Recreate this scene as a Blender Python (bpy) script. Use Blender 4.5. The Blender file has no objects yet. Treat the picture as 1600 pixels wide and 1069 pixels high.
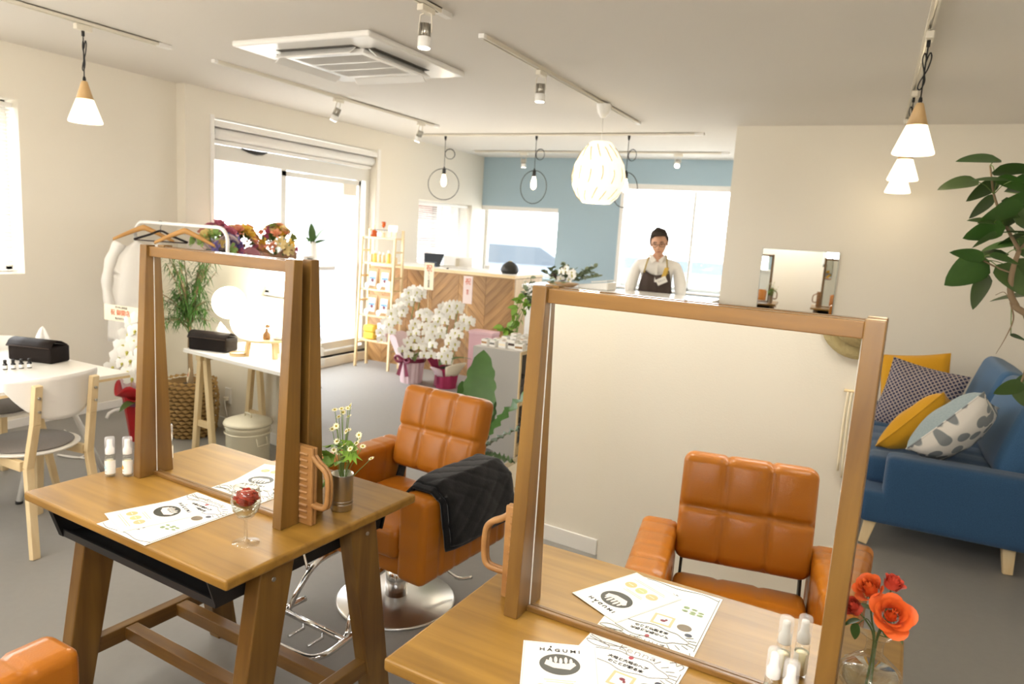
import bpy, math, random
from mathutils import Vector, Matrix
random.seed(7)
S = bpy.context.scene
COL = S.collection
PI = math.pi
def R(d): return math.radians(d)
def lin(h):
    h = h.lstrip('#'); c = [int(h[i:i+2], 16)/255 for i in (0, 2, 4)]
    return tuple(x/12.92 if x <= .04045 else ((x+.055)/1.055)**2.4 for x in c)

# ------------------------------------------------------------ camera
YAW, PIT, ROL, FPX = -0.45654663, 0.15405666, 0.06233419, 1114.805
fw = Vector((math.sin(YAW)*math.cos(PIT), math.cos(YAW)*math.cos(PIT), -math.sin(PIT)))
rt0 = Vector((math.cos(YAW), -math.sin(YAW), 0)); up0 = rt0.cross(fw)
rt = math.cos(ROL)*rt0 + math.sin(ROL)*up0; up = -math.sin(ROL)*rt0 + math.cos(ROL)*up0
cd = bpy.data.cameras.new('camera'); cam = bpy.data.objects.new('camera', cd); COL.objects.link(cam)
cam.matrix_world = Matrix(((rt.x, up.x, -fw.x, 0), (rt.y, up.y, -fw.y, 0), (rt.z, up.z, -fw.z, 1.548), (0, 0, 0, 1)))
cd.sensor_width = 36; cd.lens = FPX/1600*36; cd.clip_start = .02; cd.clip_end = 200
cd.dof.use_dof = True; cd.dof.focus_distance = 1.75; cd.dof.aperture_fstop = 5.0
S.camera = cam
S.cycles.transparent_max_bounces = 24

# ------------------------------------------------------------ light and exposure
S.view_settings.view_transform = 'Standard'; S.view_settings.look = 'None'
S.view_settings.exposure = 0.78; S.view_settings.gamma = 1.0; S.view_settings.use_curve_mapping = False
W = bpy.data.worlds.new('sky'); S.world = W; W.use_nodes = True
bg = W.node_tree.nodes['Background']; bg.inputs[0].default_value = (.97, .985, 1.0, 1); bg.inputs[1].default_value = 6.5
def lamp(name, kind, loc, power, color=(1, 1, 1), size=.1, sy=None, aim=None, spot=None, portal=False):
    l = bpy.data.lights.new(name, kind); l.energy = power; l.color = color
    if kind == 'AREA':
        l.shape = 'RECTANGLE'; l.size = size; l.size_y = sy or size
        if portal: l.cycles.is_portal = True
    elif kind in ('POINT', 'SPOT'): l.shadow_soft_size = size
    if kind == 'SPOT': l.spot_size = spot or R(60); l.spot_blend = .6
    o = bpy.data.objects.new(name, l); COL.objects.link(o); o.location = loc
    if aim is not None: o.rotation_euler = Vector(aim).to_track_quat('-Z', 'Y').to_euler()
    return o
# sky portals in the window openings
lamp('portal_left', 'AREA', (-5.32, 2.0, 1.63), 1, size=1.9, sy=1.2, aim=(1, 0, 0), portal=True)
lamp('portal_entrance', 'AREA', (-5.32, 5.47, 1.08), 1, size=2.3, sy=2.2, aim=(1, 0, 0), portal=True)
lamp('portal_counter', 'AREA', (-5.32, 8.07, 1.4), 1, size=1.4, sy=1.0, aim=(1, 0, 0), portal=True)
lamp('portal_back_left', 'AREA', (-4.45, 9.28, 1.4), 1, size=1.3, sy=1.0, aim=(0, -1, 0), portal=True)
lamp('portal_back_right', 'AREA', (-2.05, 9.28, 1.58), 1, size=1.9, sy=1.4, aim=(0, -1, 0), portal=True)
lamp('portal_front', 'AREA', (-.08, -.6, 1.7), 1, size=1.4, sy=1.0, aim=(0, 1, 0), portal=True)
lamp('portal_front_left', 'AREA', (-3.4, -.7, 1.6), 1, size=1.3, sy=1.3, aim=(0, 1, 0), portal=True)

# ------------------------------------------------------------ materials
def nt(name):
    m = bpy.data.materials.new(name); m.use_nodes = True
    return m, m.node_tree, m.node_tree.nodes['Principled BSDF']
def setp(b, **k):
    for n, v in k.items():
        b.inputs[n.replace('_', ' ')].default_value = v
def plain(name, hx, rough=.5, metal=0, bump=0, bscale=60, spec=None, coat=0, var=0):
    m, t, b = nt(name); c = lin(hx) if isinstance(hx, str) else hx
    setp(b, Base_Color=(*c, 1), Roughness=rough, Metallic=metal)
    if spec is not None: b.inputs['Specular IOR Level'].default_value = spec
    if coat: b.inputs['Coat Weight'].default_value = coat; b.inputs['Coat Roughness'].default_value = .15
    if bump or var:
        tc = t.nodes.new('ShaderNodeTexCoord'); n = t.nodes.new('ShaderNodeTexNoise'); n.inputs['Scale'].default_value = bscale; n.inputs['Detail'].default_value = 4
        t.links.new(tc.outputs['Object'], n.inputs['Vector'])
        if bump:
            bp = t.nodes.new('ShaderNodeBump'); bp.inputs['Strength'].default_value = bump; bp.inputs['Distance'].default_value = .004
            t.links.new(n.outputs['Fac'], bp.inputs['Height']); t.links.new(bp.outputs[0], b.inputs['Normal'])
        if var:
            mx = t.nodes.new('ShaderNodeMix'); mx.data_type = 'RGBA'; mx.inputs[6].default_value = (*[x*(1-var) for x in c], 1); mx.inputs[7].default_value = (*[min(1, x*(1+var)) for x in c], 1)
            t.links.new(n.outputs['Fac'], mx.inputs[0]); t.links.new(mx.outputs[2], b.inputs['Base Color'])
    return m
def wood(name, h1, h2, axis='x', rough=.4, scale=1.0, rnd=False, coat=0):
    m, t, b = nt(name); setp(b, Roughness=rough)
    if coat: b.inputs['Coat Weight'].default_value = coat; b.inputs['Coat Roughness'].default_value = .2
    tc = t.nodes.new('ShaderNodeTexCoord'); mp = t.nodes.new('ShaderNodeMapping')
    s = {'x': (2, 26, 26), 'y': (26, 2, 26), 'z': (26, 26, 2)}[axis]; mp.inputs['Scale'].default_value = [v*scale for v in s]
    t.links.new(tc.outputs['Object'], mp.inputs['Vector'])
    n = t.nodes.new('ShaderNodeTexNoise'); n.inputs['Scale'].default_value = 1; n.inputs['Detail'].default_value = 6; n.inputs['Distortion'].default_value = .6
    n2 = t.nodes.new('ShaderNodeTexNoise'); n2.inputs['Scale'].default_value = 3; n2.inputs['Detail'].default_value = 2
    t.links.new(mp.outputs[0], n.inputs['Vector']); t.links.new(tc.outputs['Object'], n2.inputs['Vector'])
    ad = t.nodes.new('ShaderNodeMath'); ad.operation = 'MULTIPLY_ADD'; ad.inputs[1].default_value = .55
    t.links.new(n.outputs['Fac'], ad.inputs[0])
    m2 = t.nodes.new('ShaderNodeMath'); m2.operation = 'MULTIPLY'; m2.inputs[1].default_value = .45; t.links.new(n2.outputs['Fac'], m2.inputs[0]); t.links.new(m2.outputs[0], ad.inputs[2])
    r = t.nodes.new('ShaderNodeValToRGB'); r.color_ramp.elements[0].position = .36; r.color_ramp.elements[1].position = .64
    r.color_ramp.elements[0].color = (*lin(h1), 1); r.color_ramp.elements[1].color = (*lin(h2), 1)
    t.links.new(ad.outputs[0], r.inputs[0]); out = r.outputs[0]
    if rnd:
        oi = t.nodes.new('ShaderNodeObjectInfo'); hv = t.nodes.new('ShaderNodeHueSaturation')
        mr = t.nodes.new('ShaderNodeMapRange'); mr.inputs[3].default_value = .72; mr.inputs[4].default_value = 1.15
        t.links.new(oi.outputs['Random'], mr.inputs[0]); t.links.new(mr.outputs[0], hv.inputs['Value']); t.links.new(out, hv.inputs['Color']); out = hv.outputs[0]
    t.links.new(out, b.inputs['Base Color'])
    return m
def emis(name, col, s):
    m, t, b = nt(name); setp(b, Base_Color=(*col, 1), Roughness=.5); b.inputs['Emission Color'].default_value = (*col, 1); b.inputs['Emission Strength'].default_value = s
    return m
def pane(name, tint=(1, 1, 1), refl=.12):
    m = bpy.data.materials.new(name); m.use_nodes = True; t = m.node_tree; t.nodes.clear()
    o = t.nodes.new('ShaderNodeOutputMaterial'); a = t.nodes.new('ShaderNodeBsdfTransparent'); g = t.nodes.new('ShaderNodeBsdfGlossy'); x = t.nodes.new('ShaderNodeMixShader'); f = t.nodes.new('ShaderNodeLayerWeight')
    a.inputs[0].default_value = (*tint, 1); g.inputs['Roughness'].default_value = .03; f.inputs[0].default_value = .5
    p = t.nodes.new('ShaderNodeMath'); p.operation = 'POWER'; p.inputs[1].default_value = 3.5; q = t.nodes.new('ShaderNodeMath'); q.operation = 'MULTIPLY_ADD'; q.inputs[1].default_value = refl*3; q.inputs[2].default_value = refl*.25
    t.links.new(f.outputs['Facing'], p.inputs[0]); t.links.new(p.outputs[0], q.inputs[0]); t.links.new(q.outputs[0], x.inputs[0]); t.links.new(a.outputs[0], x.inputs[1]); t.links.new(g.outputs[0], x.inputs[2]); t.links.new(x.outputs[0], o.inputs[0])
    return m
def fabric(name, h1, h2=None, sc=180, bump=.3):
    m = plain(name, h1, .9, bump=bump, bscale=sc, spec=.15)
    t = m.node_tree; b = t.nodes['Principled BSDF']; b.inputs['Sheen Weight'].default_value = .2
    if h2:
        n = [x for x in t.nodes if x.type == 'TEX_NOISE'][0]; mx = t.nodes.new('ShaderNodeMix'); mx.data_type = 'RGBA'
        mx.inputs[6].default_value = (*lin(h1), 1); mx.inputs[7].default_value = (*lin(h2), 1); t.links.new(n.outputs['Fac'], mx.inputs[0]); t.links.new(mx.outputs[2], b.inputs['Base Color'])
    return m
MT = {}
def mk(k, m): MT[k] = m; return m
mk('wall', plain('white_plaster', '#EAE4D7', .85, bump=.15, bscale=120))
mk('ceil', plain('ceiling_paint', '#E4DFD7', .9, bump=.1, bscale=200))
mk('blue', plain('blue_wall_paint', '#ABC2CF', .85, bump=.1, bscale=120))
mk('floor', plain('grey_vinyl', '#8E8C88', .55, bump=.04, bscale=30, var=.05))
mk('white', plain('white_paint', '#F0EEEA', .45))
mk('whiteg', plain('white_gloss', '#F4F3F0', .25))
mk('cream', plain('cream_plastic', '#E9E2D2', .4))
mk('alu', plain('white_aluminium', '#DDDBD4', .35))
mk('glass', pane('window_glass'))
mk('deskx', wood('oiled_wood_x', '#7F5C21', '#A27A33', 'x', .42, coat=.08))
mk('framez', wood('stained_wood_z', '#60411A', '#82602B', 'z', .35))
mk('framex', wood('stained_wood_x', '#64441B', '#88622C', 'x', .35))
mk('framey', wood('stained_wood_y', '#60411A', '#82602B', 'y', .35))
mk('birch', wood('pale_birch', '#DCC08E', '#EBD7AE', 'z', .45))
mk('birchx', wood('pale_birch_x', '#DCC08E', '#EBD7AE', 'x', .45))
mk('ash', wood('ash_handle_wood', '#8E6236', '#AE824C', 'x', .45))
mk('oak', wood('herringbone_oak', '#8A6238', '#B88E58', 'x', .5, rnd=True))
mk('oakpale', wood('pale_oak_panel', '#BDA27C', '#D9C19B', 'z', .5))
mk('lampwood', wood('lamp_cone_wood', '#CFA973', '#E2C394', 'z', .5))
mk('leather', plain('tan_leather', '#AD681A', .3, bump=.12, bscale=220, spec=.38))
mk('chrome', plain('chrome', '#E6E6E6', .12, metal=1))
mk('steel', plain('brushed_steel', '#C4C1BA', .33, metal=1))
mk('dark', plain('black_metal', '#1A1A1B', .55))
mk('wire', plain('black_wire', '#18181A', .6))
mk('mirror', plain('mirror_silver', (.93, .945, .92), .0, metal=1))
mk('edge', plain('mirror_edge', '#8F9A94', .2, metal=.6))
mk('black', fabric('black_nylon', '#0C0C0E', sc=120, bump=.2))
mk('blackleather', plain('dark_brown_leather', '#19110E', .6, bump=.25, bscale=150, spec=.2))
mk('paper', plain('white_paper', '#EAE8E2', .6))
mk('papercream', plain('cream_card', '#EFE3C8', .6))
mk('ink', plain('black_ink', '#2A2826', .7)); mk('inkgrey', plain('grey_ink', '#77756F', .7)); mk('inkred', plain('red_ink', '#D9602B', .7))
mk('clear', pane('clear_glass', (.97, .98, .97), .25))
def milky():
    m, t, b = nt('clear_plastic'); setp(b, Base_Color=(.95, .95, .97, 1), Roughness=.15, Alpha=.24); return m
mk('clearp', milky())
mk('water', pane('water', (.92, .94, .92), .3))
mk('pinkw', plain('pale_pink_wrap', '#E3CBD0', .35)); mk('maroon', plain('maroon_ribbon', '#7A2440', .4)); mk('magenta', plain('magenta_felt', '#9C2450', .7)); mk('red', plain('red_wrap', '#B11722', .4))
mk('petal', plain('white_petal', '#F7F5EE', .6)); mk('throat', plain('yellow_green_throat', '#C9C25A', .6))
mk('leaf', plain('leaf_green', '#3F6428', .45, var=.25, bscale=12)); mk('leafdk', plain('dark_leaf', '#46602E', .4, var=.25, bscale=12)); mk('leaflt', plain('fresh_leaf', '#7FA63C', .5, var=.2, bscale=12)); mk('euca', plain('eucalyptus_leaf', '#7C8A6C', .55, var=.2, bscale=12))
mk('stem', plain('green_stem', '#6F8A45', .6)); mk('bark', plain('grey_brown_bark', '#8A7458', .8, bump=.4, bscale=60)); mk('soil', plain('dark_soil', '#33261C', .95, bump=.6, bscale=90))
mk('sofa', fabric('blue_sofa_weave', '#27425F', '#3B5D82', 240)); mk('sofab', fabric('blue_back_cushion', '#35567A', '#4C739A', 240))
mk('mustard', fabric('mustard_linen', '#C8911C', '#DBA52E', 260)); mk('felt', fabric('grey_felt', '#6E6863', '#87807A', 160))
mk('cotton', fabric('white_cotton', '#EFECE6', None, 160, .15))
mk('kraft', plain('kraft_paper', '#C2A079', .7)); mk('tanpaper', plain('tan_wrap_paper', '#A98365', .7))
mk('skin', plain('skin', '#D3A182', .5)); mk('hair', plain('black_brown_hair', '#33271F', .6, bump=.6, bscale=120)); mk('apron', fabric('brown_grey_apron', '#4E433E', None, 160)); mk('khaki', plain('khaki_strap', '#B29B5E', .8)); mk('trouser', fabric('dark_trousers', '#2B2D33', None, 160))
mk('shade', emis('lit_glass_shade', (1, .88, .66), 1.25)); mk('bulb', emis('lit_bulb', (1, .78, .5), 14)); mk('papershade', emis('lit_paper_shade', (1, .9, .7), .55)); mk('spotface', emis('lit_spot_lens', (1, .9, .72), 12)); mk('globe', emis('lit_globe', (1, .9, .72), 5))

# ------------------------------------------------------------ mesh helpers
class M:
    def __init__(s): s.v = []; s.f = []; s.sm = []; s.mi = []
    def add(s, vs, fs, smooth=False, mi=0):
        o = len(s.v); s.v += [tuple(v) for v in vs]
        for f in fs: s.f.append([i+o for i in f]); s.sm.append(smooth); s.mi.append(mi)
        return s
    def box(s, c, d, rot=None, mi=0):
        x, y, z = [q/2 for q in d]
        vs = [Vector((a*x, b*y, e*z)) for a in (-1, 1) for b in (-1, 1) for e in (-1, 1)]
        if rot is not None: vs = [rot @ v for v in vs]
        c = Vector(c); return s.hexa([v+c for v in vs], mi)
    def hexa(s, p, mi=0):   # index = 4*ix+2*iy+iz
        return s.add(p, [(0, 1, 3, 2), (4, 6, 7, 5), (0, 4, 5, 1), (2, 3, 7, 6), (0, 2, 6, 4), (1, 5, 7, 3)], False, mi)
    def bar(s, a, b, w, h, upv=(0, 0, 1), w2=None, h2=None, mi=0):
        a = Vector(a); b = Vector(b); d = (b-a).normalized(); sd = d.cross(Vector(upv)).normalized(); u = sd.cross(d)
        w2 = w if w2 is None else w2; h2 = h if h2 is None else h2
        vs = []
        for p, ww, hh in ((a, w, h), (b, w2, h2)):
            for e in (-1, 1):
                for g in (-1, 1): vs.append(p+sd*e*ww/2+u*g*hh/2)
        return s.hexa(vs, mi)
    def lathe(s, prof, seg=20, c=(0, 0, 0), cap=True, smooth=True, mi=0):
        vs = []; fs = []; c = Vector(c); n = len(prof)
        for r, z in prof:
            for k in range(seg):
                a = 2*PI*k/seg; vs.append(c+Vector((r*math.cos(a), r*math.sin(a), z)))
        for i in range(n-1):
            for k in range(seg):
                k2 = (k+1) % seg; fs.append((i*seg+k, i*seg+k2, (i+1)*seg+k2, (i+1)*seg+k))
        s.add(vs, fs, smooth, mi)
        if cap:
            o = len(s.v)-len(vs)
            if prof[0][0] > 1e-5: s.f.append([o+k for k in range(seg)][::-1]); s.sm.append(False); s.mi.append(mi)
            if prof[-1][0] > 1e-5: s.f.append([o+(n-1)*seg+k for k in range(seg)]); s.sm.append(False); s.mi.append(mi)
        return s
    def cyl(s, a, b, r, r2=None, seg=14, mi=0): return s.tube([a, b], [r, r if r2 is None else r2], seg, mi=mi)
    def tube(s, pts, r, seg=8, closed=False, smooth=True, cap=True, mi=0):
        P = [Vector(p) for p in pts]; n = len(P); rs = r if isinstance(r, (list, tuple)) else [r]*n
        vs = []; nrm = None
        for i in range(n):
            if closed: t = (P[(i+1) % n]-P[i-1]).normalized()
            else: t = (P[min(i+1, n-1)]-P[max(i-1, 0)]).normalized()
            if nrm is None:
                nrm = t.orthogonal().normalized()
            else:
                nrm = (nrm-t*nrm.dot(t)); nrm = nrm.normalized() if nrm.length > 1e-6 else t.orthogonal().normalized()
            bn = t.cross(nrm)
            for k in range(seg):
                a = 2*PI*k/seg; vs.append(P[i]+(nrm*math.cos(a)+bn*math.sin(a))*rs[i])
        fs = []
        for i in range(n if closed else n-1):
            j = (i+1) % n
            for k in range(seg):
                k2 = (k+1) % seg; fs.append((i*seg+k, i*seg+k2, j*seg+k2, j*seg+k))
        s.add(vs, fs, smooth, mi)
        if cap and not closed:
            o = len(s.v)-len(vs)
            s.f.append([o+k for k in range(seg)][::-1]); s.f.append([o+(n-1)*seg+k for k in range(seg)]); s.sm += [False, False]; s.mi += [mi, mi]
        return s
    def prism(s, poly, z0, z1, mi=0, axis='z'):
        n = len(poly)
        def q(x, y, z): return {'z': (x, y, z), 'y': (x, z, y), 'x': (z, x, y)}[axis]
        vs = [q(x, y, z0) for x, y in poly]+[q(x, y, z1) for x, y in poly]
        fs = [list(range(n))[::-1], list(range(n, 2*n))]+[(i, (i+1) % n, n+(i+1) % n, n+i) for i in range(n)]
        return s.add(vs, fs, False, mi)
    def grid(s, fn, nu, nv, smooth=True, mi=0, cu=False):
        vs = [fn(i/nu, j/nv) for i in range(nu+(0 if cu else 1)) for j in range(nv+1)]
        fs = []
        m = nu if cu else nu+1
        for i in range(nu):
            for j in range(nv):
                a = i*(nv+1)+j; b = ((i+1) % m)*(nv+1)+j; fs.append((a, b, b+1, a+1))
        return s.add(vs, fs, smooth, mi)
    def rbox(s, c, d, r, n=(8, 8, 8), disp=None, mi=0, rot=None):
        h = [q/2 for q in d]; c = Vector(c); key = {}; vs = []; fs = []
        def vid(p):
            k = tuple(round(q, 6) for q in p)
            if k not in key:
                inner = Vector([max(-(h[i]-r), min(h[i]-r, p[i])) for i in range(3)])
                dv = Vector(p)-inner; nn = dv.normalized() if dv.length > 1e-9 else Vector((0, 0, 1)); q = inner+nn*r
                if disp: q = q+nn*disp(q, nn)
                if rot is not None: q = rot @ q
                key[k] = len(vs); vs.append(q+c)
            return key[k]
        def lins(hh, m):
            a = [-hh+2*hh*i/m for i in range(m+1)]
            ex = [-hh+r*.3, -hh+r, hh-r, hh-r*.3]
            a = sorted(set(round(q, 6) for q in a+[e for e in ex if -hh < e < hh])); return a
        L = [lins(h[i], n[i]) for i in range(3)]
        for ax in range(3):
            a, b = [(1, 2), (2, 0), (0, 1)][ax]
            for sg in (-1, 1):
                for i in range(len(L[a])-1):
                    for j in range(len(L[b])-1):
                        q = []
                        for ii, jj in ((i, j), (i+1, j), (i+1, j+1), (i, j+1)):
                            p = [0, 0, 0]; p[ax] = sg*h[ax]; p[a] = L[a][ii]; p[b] = L[b][jj]; q.append(vid(p))
                        fs.append(q if sg > 0 else q[::-1])
        return s.add(vs, fs, True, mi)
    def xf(s, m):
        s.v = [tuple(m @ Vector(v)) for v in s.v]; return s
def mesh(name, m):
    me = bpy.data.meshes.new(name); me.from_pydata(m.v, [], m.f)
    me.polygons.foreach_set('use_smooth', m.sm); me.polygons.foreach_set('material_index', m.mi); me.update(); return me
def ob(name, m, mats, parent=None, loc=(0, 0, 0), rot=(0, 0, 0), bev=0, bseg=2, sub=0, solid=0):
    me = m if isinstance(m, bpy.types.Mesh) else mesh(name, m)
    if not me.materials:
        for k in (mats if isinstance(mats, (list, tuple)) else [mats]): me.materials.append(MT[k] if isinstance(k, str) else k)
    o = bpy.data.objects.new(name, me); COL.objects.link(o); o.location = loc; o.rotation_euler = rot
    if parent: o.parent = parent
    if solid: md = o.modifiers.new('s', 'SOLIDIFY'); md.thickness = solid; md.offset = 0
    if bev: md = o.modifiers.new('b', 'BEVEL'); md.width = bev; md.segments = bseg; md.limit_method = 'ANGLE'; md.angle_limit = R(35)
    if sub: md = o.modifiers.new('u', 'SUBSURF'); md.levels = sub; md.render_levels = sub
    return o
def thing(name, label, cat, loc=(0, 0, 0), rz=0, group=None):
    o = bpy.data.objects.new(name, None); COL.objects.link(o); o.location = loc; o.rotation_euler = (0, 0, rz); o.empty_display_size = .05
    return tag(o, label, cat, group)
def tag(o, label, cat, group=None):
    o['label'] = label; o['category'] = cat
    if group: o['group'] = group
    return o
def struct(name, m, mats, parent=None, **k):
    o = ob(name, m, mats, parent, **k)
    if parent is None: o['kind'] = 'structure'
    return o
def stuff(o): o['kind'] = 'stuff'; return o
CH = {}
def kids(o): return [c for c in bpy.data.objects if c.parent == o]
def dup(o, loc=None, rz=None, label=None, group=None, parent=None):
    c = o.copy(); COL.objects.link(c)
    if parent is not None: c.parent = parent
    if loc is not None: c.location = loc
    if rz is not None: c.rotation_euler = (0, 0, rz)
    if label: c['label'] = label
    if group: c['group'] = group
    for k in kids(o):
        dup(k, parent=c)
    return c
def text(body, size, mat, name, parent, loc, rot=(0, 0, 0), align='CENTER', depth=.0004, sx=1):
    cu = bpy.data.curves.new(name, 'FONT'); cu.body = body; cu.size = size; cu.align_x = align; cu.align_y = 'CENTER'; cu.extrude = depth; cu.offset = -.0006 if name == 'script_word' else (.0003 if name in ('printed_word', 'headline') else 0); cu.resolution_u = 2
    t = bpy.data.objects.new(name, cu); COL.objects.link(t)
    dg = bpy.context.evaluated_depsgraph_get(); me = bpy.data.meshes.new_from_object(t.evaluated_get(dg)); bpy.data.objects.remove(t)
    me.materials.clear(); me.materials.append(MT[mat])
    o = bpy.data.objects.new(name, me); COL.objects.link(o); o.parent = parent; o.location = loc; o.rotation_euler = rot; o.scale = (sx, 1, 1)
    return o
def arc(c, r, a0, a1, n, plane='xz'):
    c = Vector(c); out = []
    for i in range(n+1):
        a = a0+(a1-a0)*i/n; u, w = r*math.cos(a), r*math.sin(a)
        out.append(c+{'xz': Vector((u, 0, w)), 'xy': Vector((u, w, 0)), 'yz': Vector((0, u, w))}[plane])
    return out
def spline(pts, n=8):
    P = [Vector(p) for p in pts]; P = [2*P[0]-P[1]]+P+[2*P[-1]-P[-2]]; out = []
    for i in range(1, len(P)-2):
        for k in range(n):
            t = k/n; a, b, c, d = P[i-1:i+3]
            out.append(.5*((2*b)+(-a+c)*t+(2*a-5*b+4*c-d)*t*t+(-a+3*b-3*c+d)*t**3))
    out.append(P[-2]); return out
def leafmesh(L, Wd, droop=.2, fold=.15, n=8, shape='oval', wave=0):
    m = M(); vs = []; fs = []
    for i in range(n+1):
        t = i/n
        if shape == 'oval': w = math.sin(PI*t**.8)**.75
        elif shape == 'heart': w = max(0, math.sin(PI*min(1, t**.62)))**.7
        elif shape == 'obo': w = math.sin(PI*min(1, .04+.96*t**1.3))**.6 if t < 1 else 0
        elif shape == 'round': w = math.sqrt(max(0, 1-(2*t-1)**2))
        else: w = math.sin(PI*t**.6)*(1-t*.3)
        w *= Wd/2*(1+wave*.55*math.sin(i*1.9)); y = L*t; z = -droop*L*t*t
        vs += [(-w, y, z+fold*w+(wave*.03*math.sin(i*2.2))), (0, y, z), (w, y, z+fold*w-(wave*.03*math.sin(i*2.2)))]
    for i in range(n):
        a = i*3; fs += [(a, a+1, a+4, a+3), (a+1, a+2, a+5, a+4)]
    return m.add(vs, fs, True)
def orient(o, loc, d, roll=0):     # put local +Y along d
    q = Vector(d).to_track_quat('Y', 'Z'); o.location = loc; o.rotation_mode = 'QUATERNION'
    from mathutils import Quaternion
    o.rotation_quaternion = q @ Quaternion((0, 1, 0), roll); return o
def wallmesh(axis, p0, p1, a0, a1, z0, z1, holes):
    A = sorted({a0, a1, *[h[0] for h in holes], *[h[1] for h in holes]}); Z = sorted({z0, z1, *[h[2] for h in holes], *[h[3] for h in holes]})
    A = [a for a in A if a0 <= a <= a1]; Z = [z for z in Z if z0 <= z <= z1]; m = M()
    for i in range(len(A)-1):
        for j in range(len(Z)-1):
            ca, cz = (A[i]+A[i+1])/2, (Z[j]+Z[j+1])/2
            if any(h[0] < ca < h[1] and h[2] < cz < h[3] for h in holes): continue
            da, dz = A[i+1]-A[i], Z[j+1]-Z[j]; cp, dp = (p0+p1)/2, abs(p1-p0)
            m.box((cp, ca, cz) if axis == 'x' else (ca, cp, cz), (dp, da, dz) if axis == 'x' else (da, dp, dz))
    return m
ZC = 2.548

# ------------------------------------------------------------ room shell
def build_room():
    struct('floor', M().box((-1.7, 4.35, -.05), (7.2, 10.0, .1)), 'floor')
    struct('ceiling', M().box((-1.7, 4.3, ZC+.06), (7.4, 10.2, .12)), 'ceil')
    struct('wall_left', wallmesh('x', -5.13, -5.38, -.7, 4.08, 0, ZC, [(1.2, 2.872, 1.057, 2.2)]), 'wall')
    struct('wall_entrance', wallmesh('x', -5.03, -5.38, 4.08, 9.2, 0, ZC, [(4.36, 6.56, .1, 2.33), (7.42, 8.72, .95, 1.862)]), 'wall')
    struct('wall_back', wallmesh('y', 9.0, 9.25, -5.03, -1.0, 0, ZC, [(-5.03, -3.85, .93, 1.885), (-2.98, -1.3, .925, 2.24)]), 'blue')
    struct('wall_right', M().box((.35, 6.535, ZC/2), (3.03, .15, ZC)), 'wall')
    struct('wall_partition', M().box((-1.09, 7.8, ZC/2), (.15, 2.4, ZC)), 'wall')
    struct('wall_side', M().box((1.8, 3.1, ZC/2), (.15, 7.2, ZC)), 'wall')
    struct('wall_front', wallmesh('y', -.42, -.62, -5.3, -1.165, 0, ZC, [(-4.0, -2.75, 1.0, 2.2)]), 'wall')
    struct('wall_front_right', wallmesh('y', -.34, -.62, -1.165, 1.8, 0, ZC, [(-.74, .6, 1.27, 2.15)]), 'wall')
    struct('baseboard_front', M().box((-3.2, -.412, .04), (4.0, .012, .08)), 'white', bev=.002)
    struct('baseboard_left', M().box((-5.122, 1.9, .03), (.014, 4.3, .06)), 'white', bev=.002)
    struct('baseboard_right', M().box((.4, 6.452, .03), (3.0, .014, .06)), 'white', bev=.002)
    # outdoors
    struct('ground_outside', M().box((-6, 8, -.2), (60, 60, .1)), plain('pale_concrete', '#C9C6C0', .9, bump=.3, bscale=8))
    # window joinery
    def win(name, axis, p, a0, a1, z0, z1, mull=(), fr=.045, dep=.06):
        m = M()
        def bx(ca, cz, da, dz, dp=dep): m.box((p, ca, cz) if axis == 'x' else (ca, p, cz), (dp, da, dz) if axis == 'x' else (da, dp, dz))
        bx((a0+a1)/2, z0+fr/2, a1-a0, fr); bx((a0+a1)/2, z1-fr/2, a1-a0, fr)
        bx(a0+fr/2, (z0+z1)/2, fr, z1-z0); bx(a1-fr/2, (z0+z1)/2, fr, z1-z0)
        for q in mull: bx(q, (z0+z1)/2, fr*.8, z1-z0)
        f = struct(name, m, 'alu', bev=.004)
        g = M()
        ed = [a0]+list(mull)+[a1]
        for i in range(len(ed)-1):
            gl = M(); ca, da, cz, dz = (ed[i]+ed[i+1])/2, ed[i+1]-ed[i]-.02, (z0+z1)/2, z1-z0-.02
            gl.box((p, ca, cz) if axis == 'x' else (ca, p, cz), (.006, da, dz) if axis == 'x' else (da, .006, dz))
            struct('pane', gl, 'glass', f)
        return f
    win('window_1', 'x', -5.3, 1.2, 2.872, 1.057, 2.2, mull=(2.55,))
    win('window_2', 'x', -5.25, 7.42, 8.72, .95, 1.862, mull=(8.25,))
    win('window_3', 'y', 9.16, -5.03, -3.85, .93, 1.885)
    win('window_4', 'y', 9.16, -2.98, -1.3, .925, 2.24, mull=(-2.06,))
    win('window_5', 'y', -.54, -.74, .6, 1.27, 2.15, mull=(-.05,))
    win('window_6', 'y', -.54, -4.0, -2.75, 1.0, 2.2, mull=(-3.4,))
    m = M(); m.box((-2.14, 8.985, .915), (1.75, .09, .025)); struct('trim_1', m, 'white', bev=.004)
    m = M(); m.box((-2.14, 9.03, 2.205), (1.68, .07, .07)); struct('trim_2', m, 'white', bev=.004)
    m = M(); m.box((-4.44, 9.04, 1.855), (1.18, .06, .06)); struct('trim_3', m, 'white', bev=.004)
    m = M(); m.box((-2.96, 9.05, 1.58), (.05, .14, 1.32)); struct('trim_4', m, 'white', bev=.004)
    # entrance sliding door
    m = M(); X = -5.16
    m.box((X, 5.46, 2.06), (.10, 2.2, .13)); m.box((X, 4.39, 1.1), (.09, .06, 2.0)); m.box((X, 6.53, 1.1), (.09, .06, 2.0)); m.box((X, 5.46, .125), (.1, 2.2, .05))
    d = struct('door_1', m, 'alu', bev=.004)
    m = M(); m.box((X, 5.27, 1.07), (.05, .07, 1.86)); m.box((X, 6.42, 1.07), (.05, .05, 1.86)); m.box((X, 5.84, 1.96), (.05, 1.2, .05)); m.box((X, 5.84, .2), (.05, 1.2, .08)); struct('sliding_leaf', m, 'alu', d, bev=.003)
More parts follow.
